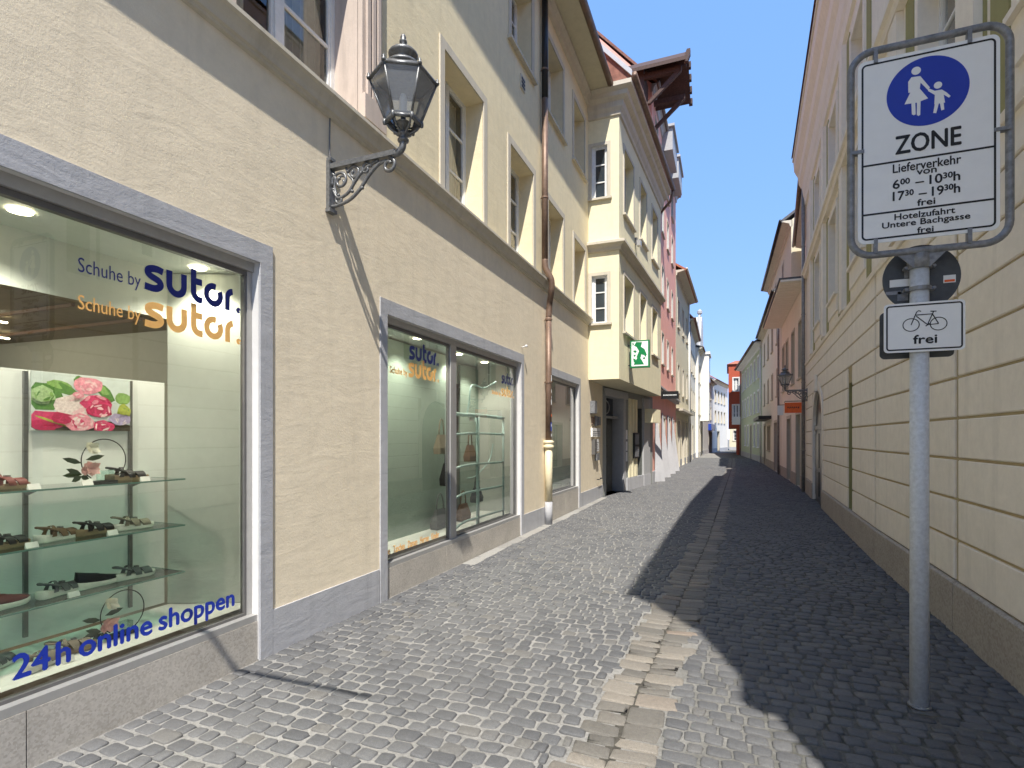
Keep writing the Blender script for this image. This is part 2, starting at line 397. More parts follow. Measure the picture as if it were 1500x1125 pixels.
def door(parent, F, x0, x1, z0, z1, depth=.25, dm=None, srm=None, surround=.12, arch=False, panels=True):
    M = F @ Matrix.Translation((x0, 0, z0)); w = x1-x0; h = z1-z0
    d = MB(); d.box(0, w, depth, depth+.06, 0, h)
    if panels:
        for i in range(2):
            for (a, b) in ((.08, .40), (.44, .94)): 
                d.box(w*(.08+.47*i), w*(.45+.47*i), depth-.025, depth, h*a, h*b)
                d.box(w*(.13+.47*i), w*(.40+.47*i), depth-.04, depth-.025, h*(a+.03), h*(b-.03))
    do = part('door', d, dm or DOORG, parent, M)
    s = MB(); reveal(s, 0, w, 0, h, depth); 
    if surround: band(s, 0, w, 0, h, surround, -.025, .004, 0, bottom=False)
    part('door_surround', s, srm or TRIM, do, M)
    hd = MB(); hd.tube([(w*.46, depth-.05, h*.43), (w*.46, depth-.10, h*.43), (w*.38, depth-.10, h*.43)], .012, 6); part('handle', hd, ALUD, do, M)
    return do
def profile(mb, prof, X0, X1, mi=0):
    """(Y,z) closed polygon swept along X"""
    mb.rings([[(X0, y, z) for y, z in prof], [(X1, y, z) for y, z in prof]], mi); return mb
def text_mesh(body):
    cu = bpy.data.curves.new('t', 'FONT'); cu.body = body; cu.size = 1; cu.resolution_u = 3
    o = bpy.data.objects.new('t', cu); C.objects.link(o)
    bpy.context.view_layer.update()
    me = bpy.data.meshes.new_from_object(o.evaluated_get(bpy.context.evaluated_depsgraph_get()))
    v = [tuple(p.co) for p in me.vertices]; f = [tuple(p.vertices) for p in me.polygons]
    bpy.data.objects.remove(o); bpy.data.curves.remove(cu); bpy.data.meshes.remove(me)
    return v, f
def lettering(parent, pieces, x0, x1, z0, z1, Y, mat, M=I4, bold=0., gap=.06, name='lettering'):
    """pieces: str or list of (str, size, raise); fitted to the given rectangle of the plane Y"""
    if isinstance(pieces, str): pieces = [(pieces, 1, 0)]
    V, Fc = [], []; cx = 0
    for (s, k, up) in pieces:
        if s == ' ': cx += .3*k; continue
        v, f = text_mesh(s); mx = min(p[0] for p in v); Mx = max(p[0] for p in v); o = len(V)
        V += [((p[0]-mx)*k+cx, p[1]*k+up) for p in v]; Fc += [tuple(i+o for i in q) for q in f]; cx += (Mx-mx)*k+gap
    ax = min(p[0] for p in V); bx = max(p[0] for p in V); az = min(p[1] for p in V); bz = max(p[1] for p in V)
    def T(p, dx, dz): return (x0+(p[0]-ax)/(bx-ax)*(x1-x0)+dx, Y, z0+(p[1]-az)/(bz-az)*(z1-z0)+dz)
    mb = MB(); mb.fixn = False
    offs = [(0, 0)] if not bold else [(-bold, 0), (bold, 0), (0, bold), (0, -bold)]
    for n, (dx, dz) in enumerate(offs):
        for q in Fc: mb.poly([(lambda t: (t[0], t[1]-n*.0004, t[2]))(T(V[i], dx, dz)) for i in q])
    return part(name, mb, mat, parent, M)
def catmull(P, n=8, closed=False):
    out = []; L = len(P)
    for i in range(L if closed else L-1):
        p0 = P[i-1] if (i or closed) else P[i]; p1 = P[i]; p2 = P[(i+1) % L]; p3 = P[(i+2) % L] if (closed or i+2 < L) else P[i+1]
        for k in range(n):
            t = k/n
            out.append(tuple(.5*((2*b)+(-a+c)*t+(2*a-5*b+4*c-d)*t*t+(-a+3*b-3*c+d)*t**3) for a, b, c, d in zip(p0, p1, p2, p3)))
    if not closed: out.append(tuple(P[-1]))
    return out
def ribbon(mb, P, w, Y, mp, closed=False):
    """flat stroke of width w through 2-D points P; mp maps (x,z)->(x,z)"""
    L = len(P); S = []
    for i in range(L):
        a = P[i-1] if (i or closed) else P[i]; b = P[(i+1) % L] if (i < L-1 or closed) else P[i]
        dx, dz = b[0]-a[0], b[1]-a[1]; l = math.hypot(dx, dz) or 1; nx, nz = -dz/l*w/2, dx/l*w/2
        S.append((mp((P[i][0]+nx, P[i][1]+nz)), mp((P[i][0]-nx, P[i][1]-nz))))
    for i in range(L if closed else L-1):
        A, B = S[i], S[(i+1) % L]
        mb.poly([(A[0][0], Y, A[0][1]), (A[1][0], Y, A[1][1]), (B[1][0], Y, B[1][1]), (B[0][0], Y, B[0][1])])
def logo(parent, x0, x1, z0, z1, Y, mat, M):
    """the bold rounded shop word, stroke by stroke"""
    W = .27
    arc = lambda cx, cz, r, a0, a1, n=14, ry=None: [(cx+r*math.cos(R(a0+(a1-a0)*i/n)), cz+(ry or r)*math.sin(R(a0+(a1-a0)*i/n))) for i in range(n+1)]
    st = []
    st.append(catmull([(.80, .84), (.60, .885), (.36, .875), (.17, .79), (.16, .66), (.30, .565), (.50, .50), (.66, .42), (.70, .28), (.56, .16), (.34, .12), (.02, .15)], 5))
    st.append([(1.08, 1.0), (1.08, .5)]+arc(1.42, .47, .34, 180, 360, ry=.345)+[(1.76, .5), (1.76, 1.0)])
    st.append([(2.22, 1.36), (2.22, .46)]+arc(2.52, .44, .30, 180, 270, 8, ry=.315)+[(2.66, .125)])
    st.append([(2.22, .87), (2.64, .87)])
    st.append(arc(3.24, .50, .37, 72, 392, 28))
    st.append([(3.99, 0.0), (3.99, .5)]+arc(4.30, .52, .31, 180, 92, 8, ry=.35))
    st.append(arc(4.62, .11, .07, 0, 330, 10))
    mb = MB(); mb.fixn = False
    mp = lambda p: (x0+p[0]/4.76*(x1-x0), z0+p[1]/1.36*(z1-z0))
    for i, s_ in enumerate(st): ribbon(mb, s_, W if i < 6 else .13, Y-i*.0004, mp)
    return part('lettering', mb, mat, parent, M)

# ------------------------------------------------------------------ street line
def lerp(P, y):
    for (x0, y0), (x1, y1) in zip(P, P[1:]):
        if y <= y1: return x0+(x1-x0)*(y-y0)/(y1-y0)
    return P[-1][0]
LEFT = [(-3.14, -12), (-3.14, 14.6), (-2.45, 19.6), (-2.5, 29.5), (-2.35, 37), (-2.4, 46), (-2.2, 54), (-1.5, 64), (0, 74)]
RIGHT = [(1.69, -.4), (1.80, 8.26), (2.16, 18.2), (2.13, 25.9), (2.03, 38), (1.12, 53.4), (1.6, 60), (3, 74)]
def gutter_x(y): return -.675+.043*y if y < 9 else (-.288+.022*(y-9) if y < 30 else .174+.01*(y-30))
# ground and paving
g = MB(); g.poly([(-300, -200, -.10), (300, -200, -.10), (300, 500, -.10), (-300, 500, -.10)]); ground = part('ground', g, paint('earth', (.18, .17, .15), .95, scale=1)); tag(ground, kind='structure')
pv = MB()
pv.poly([(-3.6, -14, -.0085), (12, -14, -.0085), (12, -.4, -.0085), (2.6, -.2, -.0085), (2.6, 80, -.0085), (-4.2, 80, -.0085), (-3.6, 14, -.0085)])
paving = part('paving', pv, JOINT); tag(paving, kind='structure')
def cobble_geo(mb, cx, cy, w, l, z, near, rn, tx=0, ty=0, round_=.3, deep=.03):
    """one set stone; w along x, l along y"""
    hw, hl = w/2, l/2
    if near == 2:
        c = round_*min(hw, hl)*2*.5; base = [(-hw+c, -hl), (hw-c, -hl), (hw, -hl+c), (hw, hl-c), (hw-c, hl), (-hw+c, hl), (-hw, hl-c), (-hw, -hl+c)]
    else: base = [(-hw, -hl), (hw, -hl), (hw, hl), (-hw, hl)]
    j = .05*min(w, l)
    base = [(x+rn.uniform(-j, j), y+rn.uniform(-j, j)) for x, y in base]
    def ring(k, zz): return [(cx+x*k, cy+y*k, z+zz+tx*x+ty*y) for x, y in base]
    if near == 2: rr = [ring(1, -deep), ring(1, -.007), ring(.93, -.0015), ring(.78, .0015)]
    elif near == 1: rr = [ring(1, -.012), ring(.82, 0)]
    else: rr = [ring(1, -.012), ring(.84, 0)]
    mb.rings(rr, 0, False, True)
# stones of the gutter: two columns of long pale setts
GS = []   # (cx, cy, w, l, side)
y = -2.0
for side in (-1, 1):
    y = -2.0+.04*side
    while y < 45:
        l = rnd.choice((.085, .10, .11, .12, .15, .18)) * (1.15 if y < 3.2 else 1)
        w = rnd.uniform(.15, .25) if l < .14 else rnd.uniform(.2, .27)
        xc = gutter_x(y+l/2)
        GS.append((xc+side*(w/2-.004)+rnd.uniform(-.004, .004), y+l/2, w-.010, l-rnd.uniform(.014, .022), side)); y += l
def gutter_edge(y, side):
    for (cx, cy, w, l, s_) in GS:
        if s_ == side and abs(cy-y) <= l/2+.006: return cx+side*w/2
    return gutter_x(y)+side*.2
GE = {-1: {}, 1: {}}
for (cx, cy, w, l, s_) in GS:
    k = int(round((cy-l/2)*100))
    for q in range(k-1, int(round((cy+l/2)*100))+2): GE[s_][q] = cx+s_*w/2
COBS = []   # (cx, cy, w, l, z, tx, ty)
y = -1.0; row = 0
while y < 46:
    step = rnd.uniform(.088, .112) if y < 25 else rnd.uniform(.12, .15)
    for (s_, xa, xb) in ((-1, lerp(LEFT, y)+.0, GE[-1].get(int(y*100), gutter_x(y)-.2)-.012), (1, GE[1].get(int(y*100), gutter_x(y)+.2)+.012, lerp(RIGHT, max(y, -.4)) if y > -.4 else 6)):
        x = xa+(rnd.uniform(.03, .08) if s_ == 1 else .0)
        x = xa
        while x < xb-.03:
            w = rnd.uniform(.085, .15) if y < 25 else rnd.uniform(.12, .2)
            if rnd.random() < .12: w *= 1.25
            if x+w > xb-.04: w = xb-x
            if w > .2 and y < 25: w /= 2
            wob = .035*math.sin(x*1.7+y*.35)+.02*math.sin(x*4.1+y*.9)+.012*math.sin(x*9+row)
            COBS.append((x+w/2, y+step/2+wob, w-rnd.uniform(.011, .021), step-rnd.uniform(.011, .020), rnd.uniform(-.003, .004), rnd.uniform(-.04, .04), rnd.uniform(-.04, .04)))
            x += w
    y += step; row += 1
def cam_vis(x, y):
    c_, s_ = math.cos(YAW), math.sin(YAW); X = x*c_+y*s_; Z = -x*s_+y*c_
    if Z < .5: return None
    px = 750+800*X/Z; py = 641+800*EYE/Z
    return Z if (-15 < px < 1515 and py < 1140) else None
idx = sorted([(cam_vis(c[0], c[1]), i) for i, c in enumerate(COBS) if cam_vis(c[0], c[1])])
single = {i for _, i in idx[:300]}
variants = []
for k in range(14):
    m_ = MB(); r2 = random.Random(k); cobble_geo(m_, 0, 0, 1*.1, .1, 0, 2, r2, round_=.24+.02*(k % 5)); m_.fixn = True
    me = m_.mesh('cobble', [COBO], True); variants.append(me)
for i in sorted(single):
    cx, cy, w, l, z, tx, ty = COBS[i]
    M = Matrix.Translation((cx, cy, z)) @ Matrix.Rotation(rnd.uniform(-.05, .05), 4, 'Z') @ Matrix.Rotation(tx, 4, 'Y') @ Matrix.Rotation(ty, 4, 'X') @ Matrix.Diagonal((w/.1, l/.1, 1, 1))
    part('cobble', variants[i % 14], None, paving, M)
cf = MB(); cf.fixn = False; cfar = MB(); cfar.fixn = False
for i, (cx, cy, w, l, z, tx, ty) in enumerate(COBS):
    if i in single: continue
    near = 2 if cy < 9.5 else 1
    cobble_geo(cf if near == 2 else cfar, cx, cy, w, l, z, near, rnd, tx, ty)
part('cobble_field', cf, COB, paving, smooth=True, kind='stuff'); part('far_cobble_field', cfar, COB, paving, kind='stuff')
gsort = sorted([(cam_vis(g_[0], g_[1]) or 99, i) for i, g_ in enumerate(GS)]); gs_single = {i for d, i in gsort[:150] if d < 99}
gvar = []
for k in range(10):
    m_ = MB(); cobble_geo(m_, 0, 0, .1, .1, 0, 2, random.Random(50+k), round_=.08+.03*(k % 4)); gvar.append(m_.mesh('gutter_stone', [PALEO], True))
gj = MB(); yy_ = -2.0
while yy_ < 44:
    a_, b_ = gutter_x(yy_), gutter_x(yy_+.5); gj.poly([(a_-.04, yy_, -.0072), (a_+.04, yy_, -.0072), (b_+.04, yy_+.5, -.0072), (b_-.04, yy_+.5, -.0072)]); yy_ += .5
part('gutter_joint', gj, paint('joint_void_shade', (.06, .055, .045), .9, vary=.4, scale=30), paving)  # dark sheet painted in for the shadowed voids of the centre joint
gf = MB(); gf.fixn = False
for i, (cx, cy, w, l, s_) in enumerate(GS):
    tilt = -.035*s_   # both columns fall to the joint
    if i in gs_single:
        M = Matrix.Translation((cx, cy, .001)) @ Matrix.Rotation(rnd.uniform(-.05, .05), 4, 'Z') @ Matrix.Rotation(tilt, 4, 'Y') @ Matrix.Diagonal((w/.1, l/.1, 1, 1))
        part('gutter_stone', gvar[i % 10], None, paving, M)
    else: cobble_geo(gf, cx, cy, w, l, .001, 2 if cy < 9.5 else 1, rnd, -tilt, 0)
part('gutter_stone_row', gf, PALE, paving, kind='stuff')

slab_m = cobble_mat('kerb_slab_stone', (.24, .23, .21), (.29, .28, .26), (.33, .32, .29), (.30, .28, .25), True, dust=(.27, .26, .24))
y = 6.2
while y < 14.4:
    l = rnd.uniform(.28, .5)
    mb = MB(); w = rnd.uniform(.14, .18); mb.rings([[(-3.13, y, -.02), (-3.13+w, y, -.02), (-3.13+w, y+l-.012, -.02), (-3.13, y+l-.012, -.02)], [(-3.13, y, .003), (-3.13+w, y, .003), (-3.13+w, y+l-.012, .003), (-3.13, y+l-.012, .003)], [(-3.125, y+.006, .006), (-3.135+w, y+.006, .006), (-3.135+w, y+l-.018, .006), (-3.125, y+l-.018, .006)]])
    part('kerb_slab', mb, slab_m, paving); y += l
# ------------------------------------------------------------------ LEFT 1: the shop house
FL, _ = frame((-3.14, 0), (-3.14, 10), 'L')          # X = world y
shop_house = thing('town_house', 'ochre plastered house with three shoe shop windows, nearest on the left', 'house', (-3.14, 6, 0))
SH = 13.0; END = 14.6
sw = [(-1.2, 2.99, 0, 2.86), (4.57, 8.35, 0, 2.82), (9.95, 12.08, 0, 2.80)]
part('ground_floor_wall', wall_mb(-8, END, 0, 4.36, sw), WARM, shop_house, FL)
up_ops = [(-3.7, -2.5, 4.62, 6.30), (-.9, .3, 4.62, 6.3), (2.75, 4.12, 4.53, 6.35), (5.74, 6.86, 4.53, 6.22), (7.86, 8.94, 4.53, 6.16), (9.78, 10.78, 4.53, 6.08), (11.66, 12.62, 4.53, 6.0),
          (2.6, 3.8, 7.75, 9.1), (5.3, 6.4, 7.75, 9.15), (7.90, 8.86, 7.78, 9.1), (9.76, 10.78, 7.68, 9.12), (11.62, 12.58, 7.68, 9.05)]
part('upper_wall', wall_mb(-8, SH, 4.5, 9.8, up_ops), UPPER, shop_house, FL)
# string course
mb = MB(); profile(mb, [(0, 4.30), (-.025, 4.31), (-.03, 4.33), (-.05, 4.34), (-.06, 4.38), (-.085, 4.43), (-.11, 4.445), (-.11, 4.475), (-.03, 4.50), (.02, 4.51), (.02, 4.30)], -8, END-.02)
part('string_course', mb, TRIM, shop_house, FL)
# painted plinth
for a, b in ((-8, -1.35), (3.10, 4.44), (8.44, 9.82), (12.2, END)):
    mb = MB(); mb.box(a, b, -.012, .003, -.05, .325); part('plinth', mb, GREYP, shop_house, FL)
# eaves soffit, cornice, gutter
mb = MB(); profile(mb, [(0, 9.55), (-.06, 9.57), (-.08, 9.66), (-.14, 9.72), (-.14, 9.80), (.02, 9.8), (.02, 9.55)], -8, SH)
part('eaves_moulding', mb, TRIM, shop_house, FL)
mb = MB(); mb.box(-8, SH+.02, -.56, .2, 9.80, 9.86); part('eaves_soffit', mb, SOFFIT, shop_house, FL)
mb = MB(); mb.tube([(-8, -.60, 9.84), (SH+.05, -.60, 9.84)], .075, 10); mb.box(-8, SH+.03, -.57, -.50, 9.86, 9.93); part('roof_gutter', mb, COPPER, shop_house, FL, True)
mb = MB(); mb.poly([(-8, -.6, 9.90), (SH, -.6, 9.90), (SH, 5, 15), (-8, 5, 15)]); mb.poly([(SH, -.5, 9.86), (SH, 5, 15), (SH, 9, 9), (SH, 0, 9.5)]); part('roof', mb, TILE, shop_house, FL)
# body behind the facade
mb = MB(); mb.poly([(SH, 0, 2.9), (SH, 9, 2.9), (SH, 9, 9.9), (SH, 0, 9.9)]); mb.poly([(-8, 9, 0), (SH, 9, 0), (SH, 9, 15), (-8, 9, 15)]); mb.poly([(-8, 0, 0), (-8, 9, 0), (-8, 9, 12), (-8, 0, 9.9)]); part('side_wall', mb, UPPER, shop_house, FL)
for k, (a, b, z0, z1) in enumerate(up_ops):
    pinky = k == 2
    window(shop_house, FL, a, b, z0, z1, depth=.26, surround=.30 if pinky else .11, srm=PINKST if pinky else TRIM, revm=PINKST if pinky else UPPER, curtain=(z0 < 6), proud=.05 if pinky else .018, transoms=(.36, .68), sill=z0 > 6)
    if pinky:   # fluted jambs of the stone surround
        fl = MB()
        for xx in (a-.27, a-.19, a-.11, b+.05, b+.13, b+.21):
            q_ = MB(); q_.box(xx, xx+.045, -.075, -.0501, z0+.21, z1+.1); part('flute', q_, PINKST, shop_house, FL)
        fl.box(b-.01, b+.32, -.09, -.05, 4.51, z0+.20)
        part('fluted_jamb', fl, PINKST, shop_house, FL)
# lucarne vent and small relief
mb = MB(); mb.box(8.3, 8.5, -.02, .0, 7.3, 7.52); vent = part('wall_vent', mb, TRIM, shop_house, FL)
mb = MB(); [mb.box(8.33, 8.47, -.03, -.02, 7.33+.06*i, 7.36+.06*i) for i in range(3)]; part('slat', mb, DARKM, vent, FL)

def shop_window(F, op, mulls, sillz, headz, gx0, gx1, border=.115, right_white=True):
    """display window part: grey painted band, white reveals, aluminium frame, panes, stone base"""
    x0, x1, z0, z1 = op
    s = MB()
    s.box(x0-border, x0, -.014, .003, -.03, z1+border+.03, 0); s.box(x1, x1+border, -.014, .003, -.03, z1+border+.03, 0); s.box(x0, x1, -.014, .003, z1, z1+border+.03, 0)
    reveal(s, x0, x1, 0, z1, .11, 1); s.f.pop(); s.m.pop()
    fr = MB(); d0, d1 = .065, .12
    fr.box(x0, x1, d0-.02, d1, z1-.065, z1); fr.box(x0, x1, d0-.05, d1, sillz-.045, sillz)
    xs = [x0]+[m for m in mulls]+[x1]
    fr.box(x0, x0+.045, d0, d1, sillz, z1-.065); fr.box(x1-.045, x1, d0, d1, sillz, z1-.065)
    for m in mulls: fr.box(m-.075, m+.075, d0-.015, d1, sillz, z1-.065)
    fo = part('shop_window', fr, ALU, shop_house, F)
    part('window_surround', s, [GREYP, WHITEP], fo, F)
    dk = MB(); dk.box(x0+.045, x1-.045, d0+.002, d1-.01, z1-.10, z1-.065)
    for a, b in zip(xs, xs[1:]):
        aa = a+(.045 if a == x0 else .075); bb = b-(.045 if b == x1 else .075)
        dk.box(aa, aa+.018, d0+.006, d1-.01, sillz, z1-.10); dk.box(bb-.018, bb, d0+.006, d1-.01, sillz, z1-.10); dk.box(aa+.018, bb-.018, d0+.006, d1-.01, sillz, sillz+.018)
        p = MB(); p.poly([(aa, d0+.025, sillz), (bb, d0+.025, sillz), (bb, d0+.025, z1-.08), (aa, d0+.025, z1-.08)]); part('pane', p, GLS, fo, F)
    part('glazing_bead', dk, ALUD, fo, F)
    # stone slabs under the window
    n = max(1, round((x1-x0)/1.35)); w = (x1-x0)/n
    for i in range(n):
        b = MB(); b.box(x0+i*w+.003, x0+(i+1)*w-.003, .012, .12, -.05, sillz-.047); part('base_slab', b, GRANITE, fo, F)
    return fo
shop_window(FL, sw[0], [], .325, 2.86, 0, 0)
shop_window(FL, sw[1], [6.09], .34, 2.82, 0, 0)
shop_window(FL, sw[2], [], .50, 2.80, 0, 0)
# display rooms (local: X=world y, Y = depth into the house)
def display(X0, X1, Zf, Zc, D, deepD, panels, dark=True):
    mb = MB()
    mb.poly([(X0, .2, Zf), (X1, .2, Zf), (X1, D, Zf), (X0, D, Zf)]); fl = part('display_floor', mb, PANELW, shop_house, FL)
    mb = MB(); mb.poly([(X0, .2, Zc), (X1, .2, Zc), (X1, D, Zc), (X0, D, Zc)]); mb.poly([(X0, D, Zc), (X1, D, Zc), (X1, D, Zc-.35), (X0, D, Zc-.35)]); part('display_ceiling', mb, PANELG, shop_house, FL)
    mb = MB(); mb.poly([(X0, .2, 0), (X0, deepD, 0), (X0, deepD, Zc), (X0, .2, Zc)]); mb.poly([(X1, .2, 0), (X1, deepD, 0), (X1, deepD, Zc), (X1, .2, Zc)])
    part('display_side', mb, PANELG, shop_house, FL)
    mb = MB(); mb.poly([(X0, deepD, 0), (X1, deepD, 0), (X1, deepD, Zc), (X0, deepD, Zc)]); mb.poly([(X0, D, Zc-.35), (X1, D, Zc-.35), (X1, deepD, Zc-.30), (X0, deepD, Zc-.30)]); mb.poly([(X0, D, 0), (X1, D, 0), (X1, deepD, 0), (X0, deepD, 0)])
    part('shop_room', mb, ROOMD, shop_house, FL)
def downlight(x, yin, z):
    mb = MB(); mb.lathe([(.055, 0), (.055, -.006), (.045, -.008), (.0, -.008)], 16); d = part('downlight', mb, BULB, shop_house, FL @ Matrix.Translation((x, yin, z)))
    ld = bpy.data.lights.new('downlight_lamp', 'SPOT'); ld.energy = 20; ld.spot_size = R(125); ld.spot_blend = .6; ld.color = (1, .9, .74); ld.shadow_soft_size = .05
    lo = bpy.data.objects.new('downlight_lamp', ld); C.objects.link(lo); lo.location = (-3.14-yin, x, z-.03)
display(-1.3, 3.2, .34, 2.845, .80, 4.5, None)
for x, q in ((1.79, .46), (2.87, .46), (.6, .46), (-.4, .46)): downlight(x, q, 2.84)
# back panel with steel tracks
mb = MB(); mb.box(-1.3, 2.86, .80, .82, .36, 2.01); bp = part('display_panel', mb, PANELW, shop_house, FL)
mb = MB(); mb.rings([[(2.885, .80, .345), (2.90, .83, .345), (3.16, .24, .345), (3.145, .22, .345)], [(2.885, .80, 2.84), (2.90, .83, 2.84), (3.16, .24, 2.84), (3.145, .22, 2.84)]]); part('side_panel', mb, PANELG, shop_house, FL)
for x in (-.4, .79, 1.38, 1.98, 2.60):
    mb = MB(); mb.box(x-.011, x+.011, .780, .799, .40, 2.0); part('track', mb, TRACK, bp, FL)
# ceiling seams of the room behind
for i in range(9):
    xx = -1.0+i*.47; mb = MB(); mb.box(xx, xx+.02, .9, 4.4, 2.47, 2.492); part('ceiling_batten', mb, BROWNL, shop_house, FL)
for (xx, dd) in ((.6, 1.7), (1.5, 2.3), (2.3, 1.9), (.2, 2.8), (1.1, 3.3), (2.0, 3.2), (2.7, 2.7)):
    mb = MB(); mb.box(xx, xx+.13, dd, dd+.02, 2.46, 2.469); part('strip_light', mb, BULB, shop_house, FL)
ld = bpy.data.lights.new('strip_lamp', 'POINT'); ld.energy = 14; ld.color = (1, .85, .62); ld.shadow_soft_size = .3; lo = bpy.data.objects.new('strip_lamp', ld); C.objects.link(lo); lo.location = (-5.6, 1.6, 2.2)
mb = MB(); mb.box(1.9, 2.9, 3.4, 3.9, .3, 2.2); mb.box(.2, 1.1, 2.6, 2.9, .3, 1.9); part('shop_fitting', mb, SOLEB, shop_house, FL)
# shelves: a thing of its own
shelf_z = (1.31, .985, .655)
shelf = thing('shelf_unit', 'three tiered glass wall shelf carrying sandals in the left display window', 'shelf', (-3.9, 1.5, .34))
for z in shelf_z:
    mb = MB(); mb.box(-.6, 2.74, .44, .775, z-.008, z); sh = part('shelf', mb, [GLC], shelf, FL)
    mb = MB(); mb.box(-.6, 2.74, .432, .4395, z-.009, z+.001); mb.box(2.7405, 2.748, .432, .775, z-.009, z+.001); part('glass_edge', mb, GSHELF, sh, FL)
    for x in (.79, 1.38, 1.98, 2.60):
        mb = MB(); mb.rings([[(x-.006, .78, z-.010), (x-.006, .78, z-.06), (x-.006, .62, z-.010)], [(x+.006, .78, z-.010), (x+.006, .78, z-.06), (x+.006, .62, z-.010)]]); part('bracket', mb, TRACK, sh, FL)

# ------------------------------------------------------------------ poster with flowers
poster = thing('poster', 'rectangular print of pink and red roses with green leaves above the shelves', 'poster', (-3.93, 2.29, 1.83))
mb = MB(); mb.box(2.0, 2.585, .770, .779, 1.645, 2.005); psheet = part('print', mb, paint('poster_ground', (.62, .68, .66), .4), poster, FL)
def blobs(name, items, seed):
    rr = random.Random(seed)
    cols = {'p': (.80, .30, .38), 'P': (.85, .52, .55), 'r': (.50, .02, .09), 'R': (.68, .05, .16), 'g': (.10, .24, .05), 'G': (.25, .42, .12), 'w': (.85, .68, .66), 'y': (.45, .50, .08), 'v': (.48, .40, .62), 'k': (.06, .05, .03), 'l': (.40, .55, .28)}
    by = {}
    for n, (u, v, a, b, ang, c) in enumerate(items):
        pts = []
        for i in range(12):
            t = 2*math.pi*i/12; q = 1+rr.uniform(-.14, .14); X = a*math.cos(t)*q; Zz = b*math.sin(t)*q; ca, sa = math.cos(R(ang)), math.sin(R(ang))
            uu = min(max(u+X*ca-Zz*sa, 0), 1); vv = min(max(v+(X*sa+Zz*ca)*1.6, 0), 1)
            pts.append((2.0+uu*.585, .7698-n*.00006, 1.645+(1-vv)*.36))
        by.setdefault(c, MB()).poly(pts)
    for c, m_ in by.items():
        m_.fixn = False; part(name, m_, MAT.get('print_'+c) or paint('print_'+c, cols[c], .4, vary=.25, scale=60), psheet, FL)
it = [(.5, .95, .6, .08, 0, 'k'), (.12, .42, .16, .16, 0, 'g'), (.1, .4, .1, .10, 0, 'l'), (.3, .28, .14, .05, 20, 'g'), (.26, .2, .12, .04, 10, 'G'), (.36, .3, .13, .04, 35, 'g'), (.72, .3, .13, .06, 50, 'g'), (.68, .22, .1, .04, 45, 'G'), (.92, .38, .09, .07, 0, 'G'), (.44, .08, .04, .05, 60, 'g'), (.93, .65, .09, .1, 0, 'y'), (.15, .82, .22, .1, 0, 'R'), (.1, .92, .14, .06, 10, 'r'), (.3, .78, .13, .08, 0, 'r'), (.2, .85, .2, .012, 20, 'y')]
def rose(u, v, s, cs):
    o = [(u, v, s, s*.62, 0, cs[0])]
    rr = random.Random(int(u*100))
    for k in range(16):
        a = rr.uniform(0, 6.28); q = s*rr.uniform(.15, .8); o.append((u+q*math.cos(a), v+q*math.sin(a), s*rr.uniform(.18, .34), s*rr.uniform(.05, .12), math.degrees(a)+90, cs[rr.randrange(len(cs))]))
    return o
it += rose(.42, .56, .2, 'wPwP') + rose(.54, .18, .15, 'pPpP') + rose(.63, .5, .17, 'RrpR') + rose(.66, .62, .14, 'rRPR') + rose(.88, .78, .12, 'vwvv') + rose(.45, .86, .16, 'pRwP') + rose(.7, .93, .12, 'Rpwr') + rose(.1, .4, .12, 'lGlg') + rose(.27, .8, .09, 'rRr') + rose(.93, .62, .07, 'yGy') + rose(.43, .36, .06, 'pwP')
blobs('printed_flower', it, 3)

